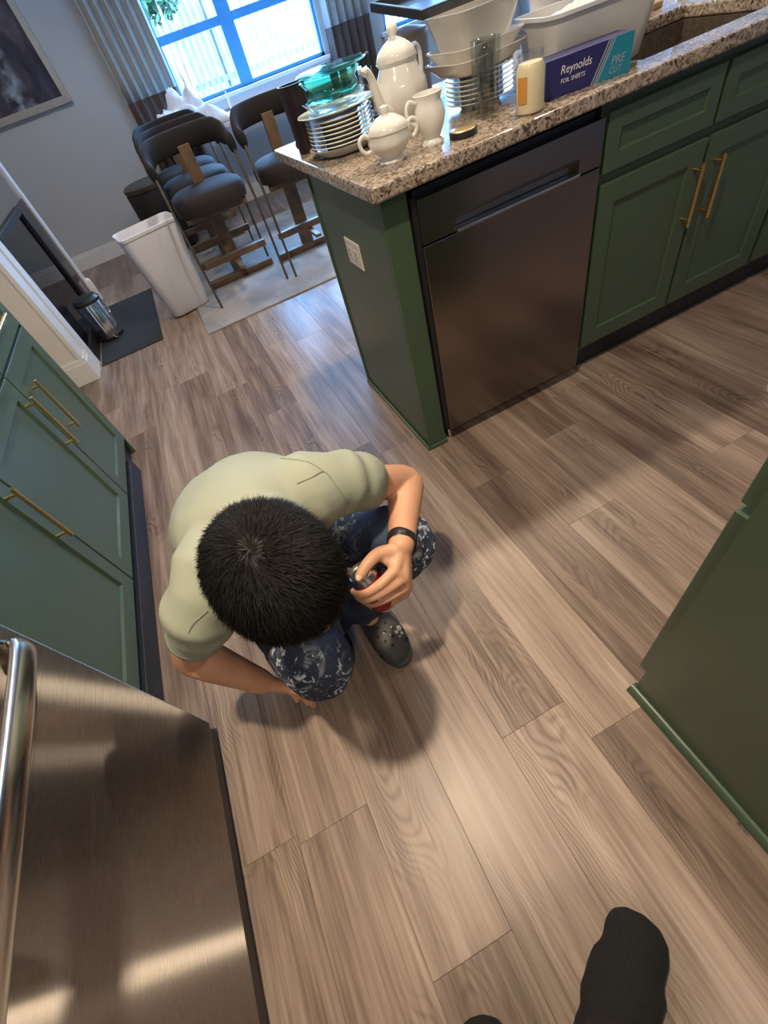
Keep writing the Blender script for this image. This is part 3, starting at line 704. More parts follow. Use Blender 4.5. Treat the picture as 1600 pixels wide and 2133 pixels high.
# ------------------------------------------------------------------ things on the counter
ZC = .914
def plate(name, label, group, c, r, z, h=.020, mod=None, mats=M_CHINA, cat='plate'):
    bm = B(); lathe(bm, [(r * .56, 0), (r * .58, .001), (r * .64, h * .55), (r * .97, h), (r, h + .002), (r * .985, h + .004), (r * .66, h * .55 + .004), (r * .55, .005), (.01, .005)], (c[0], c[1], z), 44, mod=mod)
    return tag(build(name, bm, mats, None, 50), label, cat, group)
# tumbler
tu = thing('travel_tumbler', 'dark plum steel tumbler standing by the plate stack', 'tumbler', (.045, .64, ZC))
bm = B(); lathe(bm, [(.032, ZC), (.034, ZC + .004), (.043, ZC + .165), (.043, ZC + .170), (.039, ZC + .170), (.036, ZC + .02), (.01, ZC + .015)], (.045, .64, 0), 32); build('body', bm, M_PLUM, tu, 40)
bm = B(); lathe(bm, [(.0392, ZC + .155), (.0392, ZC + .160), (.01, ZC + .158)], (.045, .64, 0), 32); build('lid', bm, M_CLEAR, tu, 40)
bm = B(); tube(bm, [(.045 + .024 * math.cos(a), .70 + .0 * a, ZC + .017 + .016 * math.sin(a)) for a in [2 * PI * i / 16 for i in range(16)]], .0025, 6, closed=True); build('loop', bm, M_BLACK, tu, 40)
# plate stack 1
PC = (.112, .458); z = ZC
bm = B(); lathe(bm, [(.07, z), (.085, z + .004), (.108, z + .022), (.112, z + .024), (.10, z + .024), (.06, z + .008), (.01, z + .008)], (*PC, 0), 44); tag(build('serving_bowl', bm, M_CHINA, None, 50), 'shallow white bowl at the bottom of the dinner plate stack', 'bowl')
z += .012
for k in range(7):
    plate('dinner_plate', 'white dinner plate in the stack behind the sugar bowl', 'dinner plates behind the sugar bowl', PC, .104, z, .016); z += .0098
z += .008
M_ = lambda a, zz: 1 + .04 * math.cos(2 * a)
pl = plate('oval_platter', 'wide cream oval platter under the ruffled glass bowl', None, (PC[0] - .0, PC[1] + .0), .116, z, .014, mod=lambda a, zz: 1 + .06 * math.cos(2 * a), cat='platter'); z += .012
bm = B(); lathe(bm, [(.05, z), (.07, z + .003), (.090, z + .024), (.093, z + .028), (.086, z + .028), (.066, z + .009), (.01, z + .007)], (*PC, 0), 72, mod=lambda a, zz: 1 + .035 * math.cos(18 * a) * min(1, max(0, (zz - z) / .024))); tag(build('ruffled_bowl', bm, M_CLEAR, None, 60), 'clear ruffled glass bowl between the platter and green glass', 'bowl'); z += .020
bm = B(); lathe(bm, [(.05, z), (.078, z + .004), (.082, z + .016), (.074, z + .034), (.086, z + .050), (.090, z + .053), (.086, z + .055), (.068, z + .035), (.075, z + .016), (.06, z + .008), (.01, z + .007)], (*PC, 0), 44); tag(build('green_glass_bowl', bm, M_TEAL, None, 60), 'deep green glass bowl on top of the plate stack', 'bowl'); z += .056
bm = B(); lathe(bm, [(.06, z - .001), (.100, z + .006), (.105, z + .010), (.100, z + .013), (.06, z + .004), (.01, z + .004)], (PC[0] + .01, PC[1], 0), 44); tag(build('green_glass_plate', bm, M_TEAL, None, 60), 'pale green glass plate topping the green bowl', 'plate')
# teapot
tp = thing('teapot', 'tall white china teapot with curved spout and lid', 'teapot', (.308, .415, ZC))
tc = (.308, .415)
def lob(k, amp): return lambda a, zz: 1 + amp * math.cos(k * a)
bm = B(); lathe(bm, [(.050, ZC), (.052, ZC + .006), (.042, ZC + .014), (.062, ZC + .040), (.080, ZC + .080), (.078, ZC + .105), (.060, ZC + .132), (.054, ZC + .145), (.062, ZC + .155), (.05, ZC + .155)], (*tc, 0), 48, mod=lob(8, .018)); build('body', bm, M_CHINA, tp, 60)
bm = B(); lathe(bm, [(.058, ZC + .155), (.060, ZC + .160), (.050, ZC + .176), (.030, ZC + .190), (.012, ZC + .198), (.010, ZC + .203), (.017, ZC + .212), (.014, ZC + .222), (.004, ZC + .227)], (*tc, 0), 40, mod=lob(8, .02)); build('lid', bm, M_CHINA, tp, 60)
sd = V((-.90, -.44, 0)).normalized()
def tpv(r, h): return V((tc[0], tc[1], ZC + h)) + sd * r
pts, rs = catmull([tpv(.055, .055), tpv(.090, .060), tpv(.108, .095), tpv(.122, .140), tpv(.140, .160), tpv(.150, .156)], 6, [.022, .018, .014, .011, .010, .009]); bm = B(); tube(bm, pts, rs, 14); build('spout', bm, M_CHINA, tp, 60)
bm = B(); tube(bm, catmull([tpv(-.060, .135), tpv(-.085, .165), tpv(-.112, .155), tpv(-.115, .115), tpv(-.095, .075), tpv(-.066, .062)], 6), .0065, 10); build('handle', bm, M_CHINA, tp, 60)
# sugar bowl
sg = thing('sugar_bowl', 'round white china sugar bowl with two handles at the counter corner', 'sugar bowl', (.120, .130, ZC)); sc_ = (.120, .130)
foot = lambda k: (lambda a, zz: 1 + (.06 * math.cos(k * a) if zz < ZC + .008 else .015 * math.cos(8 * a)))
bm = B(); lathe(bm, [(.034, ZC), (.036, ZC + .004), (.028, ZC + .012), (.050, ZC + .032), (.058, ZC + .050), (.053, ZC + .062), (.056, ZC + .066), (.05, ZC + .066)], (*sc_, 0), 64, mod=foot(10)); build('body', bm, M_CHINA, sg, 60)
bm = B(); lathe(bm, [(.054, ZC + .066), (.055, ZC + .069), (.046, ZC + .080), (.026, ZC + .092), (.009, ZC + .097), (.012, ZC + .104), (.011, ZC + .111), (.003, ZC + .114)], (*sc_, 0), 40, mod=lob(8, .02)); build('lid', bm, M_CHINA, sg, 60)
hd = V((.93, -.1, 0)).normalized()
for s in (-1, 1):
    def sv(r, h): return V((sc_[0], sc_[1], ZC + h)) + hd * (r * s)
    bm = B(); tube(bm, catmull([sv(.050, .060), sv(.066, .070), sv(.080, .062), sv(.078, .045), sv(.066, .034), sv(.052, .036)], 6), .005, 10); build('handle', bm, M_CHINA, sg, 60)
# creamer
cr = thing('creamer_jug', 'small white china cream jug beside the sugar bowl', 'jug', (.246, .135, ZC)); cc = (.246, .135)
def lip(a, zz): return 1 + (.10 * math.exp(-((a - .5) % (2 * PI)) ** 2 * 4) if zz > ZC + .085 else 0) + (.06 * math.cos(10 * a) if zz < ZC + .006 else .012 * math.cos(8 * a))
bm = B(); lathe(bm, [(.029, ZC), (.030, ZC + .004), (.022, ZC + .012), (.034, ZC + .035), (.041, ZC + .058), (.036, ZC + .078), (.032, ZC + .088), (.038, ZC + .103), (.036, ZC + .104), (.029, ZC + .088), (.034, ZC + .06), (.01, ZC + .03)], (*cc, 0), 64, mod=lip); build('body', bm, M_CHINA, cr, 60)
def cv(r, h): return V((cc[0], cc[1], ZC + h)) - hd * r
bm = B(); tube(bm, catmull([cv(.034, .090), cv(.052, .096), cv(.062, .080), cv(.056, .055), cv(.040, .042)], 6), .0048, 10); build('handle', bm, M_CHINA, cr, 60)
# lid and glasses
jl = thing('jar_lid', 'black jar lid with a gold inside lying by the counter edge', 'lid', (.312, .085, ZC))
bm = B(); lathe(bm, [(.035, ZC), (.0365, ZC + .002), (.0365, ZC + .014), (.034, ZC + .015)], (.312, .085, 0), 36); build('rim', bm, M_BLACK, jl, 40)
bm = B(); lathe(bm, [(.034, ZC + .0145), (.031, ZC + .0165), (.012, ZC + .0155)], (.312, .085, 0), 36); build('liner', bm, M_GOLDRIM, jl, 40)
def tumblerglass(name, label, c, r0, r1, h, n=40, mod=None):
    bm = B(); lathe(bm, [(r0 * .9, ZC), (r0, ZC + .003), (r1, ZC + h), (r1 - .001, ZC + h + .001), (r1 - .0025, ZC + h), (r0 - .003, ZC + .010), (.005, ZC + .009)], (*c, 0), n, mod=mod); return tag(build(name, bm, M_CLEAR, None, 50), label, 'glass')
tumblerglass('short_glass', 'short clear glass tumbler behind the black jar lid', (.350, .150), .028, .035, .088)
tumblerglass('tall_glass', 'tall fluted clear drinking glass in front of the serving dishes', (.435, .145), .024, .034, .155, 48, lob(12, .012))
tumblerglass('highball_glass', 'straight clear highball glass between tall fluted glass and candle jar', (.468, .215), .030, .034, .150)
# second stack
QC = (.528, .335); z = ZC
for k in range(7):
    plate('side_plate', 'white side plate in the stack under the baking dishes', 'side plates under the baking dishes', QC, .100, z, .017); z += .0105
z += .008
def dish(name, label, hx, hy, z, h, cat='dish'):
    bm = B(); prof = [(.72, .0), (.74, .002), (.97, h - .004), (1.0, h - .002), (1.0, h), (.95, h), (.70, .006)]
    loft(bm, [rrect(QC[0] - .005, QC[1] + .01, hx * s, hy * s, .045 * s, z + zz, 6, .12) for s, zz in prof]); return tag(build(name, bm, M_CHINA, None, 50), label, cat)
dish('baking_dish', 'large white rectangular dish just above the side plates', .122, .108, z, .034); z += .022
dish('baking_dish', 'white rectangular dish in the middle of the dish pile', .118, .105, z, .036); z += .030
dish('salad_bowl', 'deep white square bowl under the black tray', .112, .102, z, .075, 'bowl'); z += .077
def pY(x_, y_, Y_): r = ray(x_, y_); return CAM + r * ((Y_ - CAM.y) / r.y)
TA_, TB_ = pY(880, 44, .36), pY(772, 26, .66)
tv = (TB_ - TA_); hy2 = tv.length; tv.normalize(); tu_ = V((1, .05, 0)); tu_ = (tu_ - tv * tu_.dot(tv)).normalized(); tn_ = tu_.cross(tv)
MT = Matrix(((tu_.x, tv.x, tn_.x, TA_.x), (tu_.y, tv.y, tn_.y, TA_.y), (tu_.z, tv.z, tn_.z, TA_.z), (0, 0, 0, 1)))
tr = thing('serving_tray', 'black rimmed tray with reflective base on top of the dish pile', 'tray', TA_)
hx2 = .36
build('base', box(B(), .012, hx2 - .012, .012, hy2 - .012, .001, .006, MT), M_CHROME, tr)
bm = B(); loft(bm, [[MT @ V(c) for c in ((a, a, zz), (hx2 - a, a, zz), (hx2 - a, hy2 - a, zz), (a, hy2 - a, zz))] for a, zz in ((0, 0), (0, .020), (.012, .020), (.012, 0))], cap=False, closed=True); build('rim', bm, M_BLACK, tr, bevel=.002)
# tan canister behind the teapot
cn = thing('canister', 'tan ceramic canister behind the teapot', 'canister', (.44, .60, ZC))
bm = B(); lathe(bm, [(.06, ZC), (.065, ZC + .006), (.068, ZC + .17), (.062, ZC + .18)], (.44, .60, 0), 32); build('body', bm, M_TAN, cn, 50)
bm = B(); lathe(bm, [(.064, ZC + .18), (.066, ZC + .187), (.03, ZC + .196), (.012, ZC + .20)], (.44, .60, 0), 32); build('lid', bm, M_TAN, cn, 50)
# black dish rack with cutlery further back
dk_ = thing('cutlery_caddy', 'clear caddy of black utensils standing behind the green glass', 'caddy', (.30, .78, ZC))
build('tray', bx(.20, .42, .72, .84, ZC, ZC + .006), M_BLACK, dk_, bevel=.002)
for (a, b, c_, d) in ((.20, .42, .72, .724), (.20, .42, .836, .84), (.20, .204, .724, .836), (.416, .42, .724, .836)): build('side_pane', bx(a, b, c_, d, ZC + .006, ZC + .11), M_CLEAR, dk_)
for k in range(9):
    x_ = .215 + .02 * k + random.uniform(-.004, .004); y_ = .745 + random.uniform(0, .07)
    tl = V((random.uniform(-.03, .03), random.uniform(-.02, .02), 0))
    t = thing('utensil', 'black handled utensil standing in the clear caddy', 'utensil', (x_, y_, ZC + .007), 'utensils in the clear caddy')
    bm = B(); tube(bm, [(x_, y_, ZC + .007), V((x_, y_, ZC + .10)) + tl * .7], .004, 8); build('shaft', bm, M_CHROME, t, 40)
    bm = B(); tube(bm, [V((x_, y_, ZC + .09)) + tl * .63, V((x_, y_, ZC + .16)) + tl], [.006, .008], 8, round_ends=True); build('grip', bm, M_BLACK, t, 40)
# candle jar
cj = thing('candle_jar', 'cream candle in a glass jar with an orange label by the foil box', 'candle', (.492, .045, ZC)); jc = (.492, .045)
bm = B(); lathe(bm, [(.032, ZC + .001), (.035, ZC + .004), (.035, ZC + .085), (.028, ZC + .096), (.003, ZC + .096)], (*jc, 0), 36); build('wax', bm, M_WAX, cj, 40)
bm = B(); lathe(bm, [(.034, ZC), (.0365, ZC + .003), (.0365, ZC + .088), (.031, ZC + .100), (.032, ZC + .116), (.030, ZC + .116), (.029, ZC + .100)], (*jc, 0), 36, cap=False); build('jar', bm, M_CLEAR, cj, 40)
bm = B(); n = 10
ra_ = [[V((jc[0] + r_ * math.cos(a), jc[1] + r_ * math.sin(a), zz)) for (r_, zz) in ((.0367, ZC + .025), (.0374, ZC + .025), (.0374, ZC + .075), (.0367, ZC + .075))] for a in [lerp(3.15, 3.85, i / n) for i in range(n + 1)]]
loft(bm, ra_); build('label', bm, M_AMBER, cj)
# foil box
fb = thing('foil_box', 'navy and teal carton of foil sheets at the sink edge', 'box', (.68, .09, ZC))
p0 = V((.560, .070, 0)); p1 = V((.800, .030, 0)); u = (p1 - p0).normalized(); nrm = V((u.y, -u.x, 0)); L_ = (p1 - p0).length; H_ = .078
MF = frameM((p0.x, p0.y, ZC), u, (0, 0, 1), nrm)     # y outward (towards the aisle)
build('carton', box(B(), 0, L_, -.075, 0, 0, H_, MF), M_NAVY, fb, bevel=.001)
bm = B(); loft(bm, [[MF @ V(c) for c in ((L_ - .105, y_, 0.0005), (L_ + .0004, y_, 0.0005), (L_ + .0004, y_, H_), (L_ - .062, y_, H_))] for y_ in (0, .0008)]); build('teal_print', bm, M_CARDTEAL, fb)
for k in range(3):
    bm = B(); a = k * .008; loft(bm, [[MF @ V(c) for c in ((L_ - .113 + a, y_, .0005), (L_ - .109 + a, y_, .0005), (L_ - .066 + a, y_, H_), (L_ - .070 + a, y_, H_))] for y_ in (.0008, .0014)]); build('stripe', bm, M_GREYCARD, fb)
def text(s, size, x_, z_, material, parent, M, extr=.0003, shear=.15, name='lettering'):
    c = bpy.data.curves.new('txt', 'FONT'); c.body = s; c.size = size; c.extrude = extr; c.shear = shear
    o = bpy.data.objects.new('txt', c); COL.objects.link(o)
    dg = bpy.context.evaluated_depsgraph_get(); me = bpy.data.meshes.new_from_object(o.evaluated_get(dg)); bpy.data.objects.remove(o)
    me.materials.clear()
    me.transform(M @ Matrix(((1, 0, 0, x_), (0, 0, -1, .0012), (0, 1, 0, z_), (0, 0, 0, 1))) if False else M @ Matrix(((1, 0, 0, x_), (0, 0, 1, .0010), (0, 1, 0, z_), (0, 0, 0, 1))))
    return mesh_obj(name, me, material, parent)
text('Reynolds', .024, .040, .044, M_WHITE, fb, MF); text('FOIL SHEETS', .0125, .042, .026, M_WHITE, fb, MF)
text('PRE', .024, L_ - .058, .026, M_GREYCARD, fb, MF); text('CUT', .018, L_ - .062, .009, M_GREYCARD, fb, MF)
# white tub behind and above the box
tb = thing('plastic_tub', 'milky white plastic tub standing behind the foil carton', 'tub', (.70, .30, ZC))
bm = B(); prof = [(.135, .085, 0), (.145, .092, .006), (.165, .112, .135), (.172, .119, .138), (.172, .119, .146), (.162, .109, .146), (.140, .088, .01)]
loft(bm, [rrect(.815, .235, a, b, .045, ZC + zz, 6, -.16) for a, b, zz in prof]); build('body', bm, M_FROST, tb, 50)
bm = B(); gn = 18; gg = [[None] * (gn + 1) for _ in range(gn + 1)]
for i in range(gn + 1):
    for j in range(gn + 1):
        u_, v_ = i / gn * 2 - 1, j / gn * 2 - 1; x_, y_ = u_ * .135, v_ * .085
        gg[i][j] = bm.verts.new((.815 + x_ * math.cos(-.16) - y_ * math.sin(-.16), .235 + x_ * math.sin(-.16) + y_ * math.cos(-.16), ZC + .118 + .035 * noise.noise(V((x_ * 16, y_ * 16, 4))) + .03 * (1 - u_ * u_) * (1 - v_ * v_)))
for i in range(gn):
    for j in range(gn): bm.faces.new((gg[i][j], gg[i + 1][j], gg[i + 1][j + 1], gg[i][j + 1]))
tag(build('plastic_bag', bm, M_FROST, None, 40), 'crinkled clear-white bag lying in the plastic tub', 'bag')
# blue bottle, white jug, red pack, cutting boards
bb = thing('water_bottle', 'ribbed pale blue water bottle between dish pile and white tub', 'bottle', (.66, .50, ZC))
bm = B(); prof = [(.03, 0), (.033, .004)] + [(.033 - .0025 * (k % 2), .01 + k * .012) for k in range(12)] + [(.030, .16), (.014, .185), (.014, .20)]
lathe(bm, [(r_, ZC + h_) for r_, h_ in prof], (.66, .50, 0), 28); build('body', bm, M_BLUE, bb, 60)
bm = B(); lathe(bm, [(.016, ZC + .198), (.016, ZC + .214), (.01, ZC + .216)], (.66, .50, 0), 20); build('cap', bm, M_NAVY, bb, 40)
wj = thing('white_jug', 'cream enamel jug at the corner behind the tub', 'jug', (.985, .62, ZC))
bm = B(); lathe(bm, [(.045, ZC), (.055, ZC + .01), (.06, ZC + .06), (.05, ZC + .12), (.055, ZC + .15), (.05, ZC + .15)], (.985, .62, 0), 28); build('body', bm, M_CHINA, wj, 50)
bm = B(); tube(bm, catmull([(1.035, .62, ZC + .13), (1.075, .62, ZC + .12), (1.075, .62, ZC + .06), (1.04, .62, ZC + .04)], 6), .007, 10); build('handle', bm, M_CHINA, wj, 50)
for k, (lab) in enumerate(('light wooden cutting board lying behind the sink, lowest of the pile', 'light wooden cutting board lying behind the sink, second of the pile', 'light wooden cutting board lying behind the sink, top of the pile')):
    tag(build('cutting_board', bx(1.12, 1.50 - .03 * k, .60 + .015 * k, .84, ZC + .022 * k, ZC + .02 + .022 * k), M_WOODL, None, bevel=.004), lab, 'cutting board')
tag(build('red_packet', bx(1.17, 1.30, .70, .80, ZC + .066, ZC + .12), M_CANRED, None, bevel=.004), 'small dark red packet on the cutting boards', 'packet')
for k, (x_, y_) in enumerate(((1.30, .545), (1.37, .56))):
    tumblerglass('upturned_glass', ('small clear glass drying behind the sink, nearer the cutting boards', 'small clear glass drying behind the sink, nearer the faucet')[k], (x_, y_), .028, .031, .09)

# ------------------------------------------------------------------ crouching man
from mathutils.bvhtree import BVHTree
LF = V((.947, .321, 0)); FW = V((.321, -.947, 0)); ZU = V((0, 0, 1))
man = thing('person', 'crouching person in sage T-shirt and paint-stained jeans holding a red can', 'person', (-.58, -.55, 0))
hipC = V((-.670, -.305, .235)); hipL = hipC + LF * .085; hipR = hipC - LF * .085
kneeL = V((-.340, -.615, .395)); kneeR = V((-.638, -.775, .375))
ankL = V((-.505, -.505, .09)); ankR = V((-.640, -.430, .09))
spine = [hipC + V((0, 0, .0)), V((-.675, -.335, .40)), V((-.650, -.425, .54)), V((-.612, -.545, .622)), V((-.585, -.64, .660))]
shL = V((-.436, -.555, .600)); shR = V((-.738, -.672, .605))
elL = V((-.258, -.470, .415)); elR = V((-.880, -.622, .405))
DH = .018
wrL = pd(836, 1136, .932 + DH)
wrR = pz(545, 1420, .225)
H = CAM + ray(574, 1192) * .655
ca, sa = math.cos(math.radians(36)), math.sin(math.radians(36))
HU = ZU * ca + FW * sa; HW = FW * ca - ZU * sa; HL = HU.cross(HW) * -1
if HL.dot(LF) < 0: HL = -HL
bm = B()
pts, rs = catmull(spine, 5, [(.125, .10), (.12, .095), (.13, .095), (.13, .08), (.065, .055)]); tube(bm, pts, rs, 24, ref=LF, round_ends=True)
tube(bm, catmull([spine[-2], spine[-1], H - HU * .07 - HW * .03, H - HU * .02], 4), .055, 16, round_ends=True)
# head
ellipsoid(bm, H, (HL * .076, HW * .097, HU * .094), 28, 18)
ellipsoid(bm, H + HW * .030 - HU * .055, (HL * .060, HW * .066, HU * .075), 24, 14)
ellipsoid(bm, H + HW * .070 - HU * .110, (HL * .028, HW * .022, HU * .018), 16, 10)
ellipsoid(bm, H + HW * .103 - HU * .040, (HL * .015, HW * .018, HU * .026), 16, 10)
ellipsoid(bm, H + HW * .088 - HU * .080, (HL * .026, HW * .012, HU * .010), 16, 10)
ellipsoid(bm, H + HW * .086 + HU * .004, (HL * .050, HW * .012, HU * .010), 16, 10)
for s in (-1, 1): ellipsoid(bm, H + HL * (.079 * s) - HU * .025 - HW * .005, (HL * .011, HW * .019, HU * .031), 14, 10)
# arms
def arm(sh, el, wr, fat=.043):
    a = sh.lerp(el, .5); b = el.lerp(wr, .28)
    pts, rs = catmull([sh, a, el, b, el.lerp(wr, .72), wr], 5, [.052, fat, .040, .043, .034, .029]); tube(bm, pts, rs, 20, round_ends=True)
arm(shL, elL, wrL); arm(shR, elR, wrR, .041)
tube(bm, [spine[3] , shL], [.07, .055], 16, round_ends=True); tube(bm, [spine[3], shR], [.07, .055], 16, round_ends=True)
# left hand round the can (pixel, pixel, depth)
J = lambda a: [pd(x_, y_, d_ + DH) for x_, y_, d_ in a]
MCP = [(822, 1188, .906), (842, 1203, .918), (849, 1221, .942), (842, 1238, .966)]
for k, mc in enumerate(MCP):
    tube(bm, [wrL, wrL.lerp(pd(mc[0], mc[1], mc[2] + DH), .45)] + J([mc]), [.022, .0175, .0135 - .001 * k], 14, round_ends=True)
for a, b in zip(MCP, MCP[1:]): tube(bm, J([a, b]), .0125, 12, round_ends=True)
FING = [[MCP[0], (791, 1218, .894), (756, 1236, .902), (738, 1232, .930)], [MCP[1], (801, 1231, .903), (764, 1248, .914), (746, 1243, .944)],
        [MCP[2], (812, 1243, .922), (776, 1257, .936), (757, 1251, .964)], [MCP[3], (818, 1253, .945), (787, 1264, .958), (768, 1259, .982)]]
for k, f in enumerate(FING): r0 = .0118 - .0006 * k; p_, r_ = catmull(J(f), 5, [r0 + .001, r0, r0 - .0008, r0 - .0022]); tube(bm, p_, r_, 12, round_ends=True)
p_, r_ = catmull([wrL.lerp(pd(822, 1188, .906 + DH), .25)] + J([(793, 1152, .912), (766, 1174, .893), (749, 1201, .887)]), 5, [.019, .0155, .0135, .0105]); tube(bm, p_, r_, 12, round_ends=True)
tube(bm, J([(800, 1160, .915), (825, 1180, .915)]), [.013, .013], 12, round_ends=True)
# right hand reaching down behind the knee
tipR = pz(632, 1441, .125); hR = (tipR - wrR).normalized(); vw = (CAM - wrR).normalized(); sd_ = (vw - hR * vw.dot(hR)).normalized(); pn = hR.cross(sd_)
for k in range(4):
    mc = wrR + hR * (.082 - .006 * abs(k - 1.3)) + sd_ * ((1.5 - k) * .0185)
    tube(bm, [wrR, wrR.lerp(mc, .5), mc], [.022, .017, .0125], 12, round_ends=True)
    ln = [.068, .078, .072, .055][k]
    cur = pn * (-1 if pn.z > 0 else 1)
    p_, r_ = catmull([mc, mc + hR * (ln * .45) + cur * .004, mc + hR * (ln * .8) + cur * .014, mc + hR * ln + cur * .024], 4, [.0105, .0098, .009, .0075]); tube(bm, p_, r_, 12, round_ends=True)
p_, r_ = catmull([wrR + hR * .02, wrR + hR * .045 + sd_ * .038, wrR + hR * .085 + sd_ * .048, wrR + hR * .108 + sd_ * .046], 4, [.018, .014, .012, .009]); tube(bm, p_, r_, 12, round_ends=True)
# legs and feet inside the clothes
for hp, kn, an, tdir in ((hipL, kneeL, ankL, V((.08, -1, 0))), (hipR, kneeR, ankR, V((.10, -1, 0)))):
    tube(bm, [hp, hp.lerp(kn, .5), kn, kn.lerp(an, .35), an], [.075, .065, .048, .045, .032], 16, round_ends=True)
    tdir = tdir.normalized(); tube(bm, [an - ZU * .045 - tdir * .03, an - ZU * .045 + tdir * .06, an - ZU * .058 + tdir * .15], [.030, .030, .020], 12, round_ends=True)
thumb_tip = pd(749, 1201, .887 + DH)
me = remesh(bm, .0034, 3, .5)
body = mesh_obj('body', me, M_SKIN, man, 179)
tdir_ = (thumb_tip - pd(766, 1174, .893 + DH)).normalized(); nup = (CAM - thumb_tip).normalized(); nup = (nup - tdir_ * nup.dot(tdir_)).normalized()
bm = B(); ellipsoid(bm, thumb_tip + nup * .0088 + tdir_ * .003, (tdir_ * .0075, tdir_.cross(nup) * .0062, nup * .0018), 16, 8); build('thumb_nail', bm, M_NAIL, man, 179)
for s in (-1, 1):
    bm = B(); ellipsoid(bm, H + HW * .083 + HL * (.031 * s) - HU * .014, (HL * .012, HW * .012, HU * .010), 14, 10); e = build('eye', bm, M_WHITE, man, 179)
    bm = B(); ellipsoid(bm, H + HW * .0915 + HL * (.031 * s) - HU * .014, (HL * .005, HW * .004, HU * .005), 12, 8); build('iris', bm, M_BLACK, e, 179)
    bm = B(); tube(bm, [H + HW * .088 + HL * (.014 * s) + HU * .010, H + HW * .090 + HL * (.030 * s) + HU * .014, H + HW * .080 + HL * (.048 * s) + HU * .008], [.003, .004, .002], 8); build('eyebrow', bm, M_HAIR, man, 60)

# T-shirt
def cut(me, planes):
    bm = bmesh.new(); bm.from_mesh(me)
    for (p_, n_, rad) in planes:
        g = [v for v in bm.verts if (v.co - p_).length < rad]; gs = set(g)
        geom = g + [e for e in bm.edges if e.verts[0] in gs and e.verts[1] in gs] + [f for f in bm.faces if all(v in gs for v in f.verts)]
        bmesh.ops.bisect_plane(bm, geom=geom, plane_co=p_, plane_no=n_, clear_outer=True)
    bm.to_mesh(me); bm.free(); return me
def wrinkle(me, fn):
    me.update(); nv = [v.normal.copy() for v in me.vertices]
    for v, n_ in zip(me.vertices, nv): v.co += n_ * fn(v.co)
bm = B()
pts, rs = catmull([hipC + V((.0, .0, -.03))] + spine, 5, [(.145, .125), (.155, .132), (.155, .125), (.162, .118), (.150, .098), (.074, .066)]); tube(bm, pts, rs, 32, ref=LF, round_ends=True)
endL = shL.lerp(elL, .44); endR = shR.lerp(elR, .60)
tube(bm, catmull([spine[3] + FW * .01, shL + ZU * .004, shL.lerp(elL, .4), shL.lerp(elL, .8)], 4), [.085] * 4 + [.068] * 4 + [.059] * 4 + [.056], 22, round_ends=True)
tube(bm, catmull([spine[3] + FW * .01, shR + ZU * .004, shR.lerp(elR, .4), shR.lerp(elR, .85)], 4), [.085] * 4 + [.066] * 4 + [.058] * 4 + [.060], 22, round_ends=True)
me = remesh(bm, .0055, 8, .5)
def shirt_fold(p_):
    d = .0035 * noise.noise(p_ * 9) + .0018 * noise.noise(p_ * 22)
    for (sh, el) in ((shL, elL), (shR, elR)):
        ax = (el - sh).normalized(); t_ = (p_ - sh).dot(ax); off_ = (p_ - sh - ax * t_)
        wgt = math.exp(-((t_ - .06) / .07) ** 2) * (1 if off_.length < .11 else 0)
        d += wgt * .0035 * math.sin(70 * t_ + 14 * off_.dot(FW) + 3 * noise.noise(p_ * 10))
    t_ = (p_ - spine[3]).dot(LF); d += .003 * math.sin(38 * (p_ - spine[2]).dot(ZU) + 22 * t_ + 5 * noise.noise(p_ * 6)) * math.exp(-((p_ - spine[2]).length / .2) ** 2)
    return d
wrinkle(me, shirt_fold)
axL = (elL - shL).normalized(); axR = (elR - shR).normalized()
nk = (spine[-1] - spine[-2]).normalized()
cut(me, [(endL, axL, .17), (endR, axR, .17), (spine[-1] + nk * .038, nk, .085)])
shirt = mesh_obj('t_shirt', me, M_SHIRT, man, 179)
so_ = shirt.modifiers.new('s', 'SOLIDIFY'); so_.thickness = .003; so_.offset = -1
bv = BVHTree.FromPolygons([v.co.copy() for v in me.vertices], [tuple(p_.vertices) for p_ in me.polygons])
def drape(px, off=.0):
    out = []
    for x_, y_ in px:
        r = ray(x_, y_).normalized(); h = bv.ray_cast(CAM, r)
        if h[0] is not None: out.append(h[0] - r * off)
    return out
def dense(px, k=5): return [(c.x, c.y) for c in catmull([(a, b, 0) for a, b in px], k)]
for px in ([(618, 1008), (650, 994), (676, 983), (700, 1012), (727, 1050)], [(676, 983), (640, 962), (585, 955)], [(392, 1318), (404, 1298), (432, 1272)]):
    p_ = drape(dense(px))
    if len(p_) > 3: bm = B(); tube(bm, p_, .0016, 6); build('seam', bm, M_SHIRTSEAM, shirt, 60)
for (c_, ax, rr_) in ((endL - axL * .014, axL, .0), (endR - axR * .016, axR, .0)):
    u_ = ax.orthogonal().normalized(); w_ = ax.cross(u_); p_ = []
    for i in range(40):
        a = 2 * PI * i / 40; d_ = u_ * math.cos(a) + w_ * math.sin(a); h = bv.ray_cast(c_ + d_ * .2, -d_)
        if h[0] is not None and (h[0] - c_).length < .1: p_.append(h[0])
    if len(p_) > 20: bm = B(); tube(bm, p_, .0012, 6, closed=True); build('hem_stitch', bm, M_SHIRTSEAM, shirt, 60)
bm = B(); cp = []
c_ = spine[-1] + nk * .030; u_ = LF; w_ = nk.cross(u_).normalized()
for i in range(32):
    a = 2 * PI * i / 32; d_ = u_ * math.cos(a) + w_ * math.sin(a); h = bv.ray_cast(c_ + d_ * .25, -d_)
    cp.append(h[0] if h[0] is not None and (h[0] - c_).length < .13 else c_ + d_ * .085)
tube(bm, cp, .006, 8, closed=True); build('collar', bm, M_SHIRTSEAM, shirt, 60)

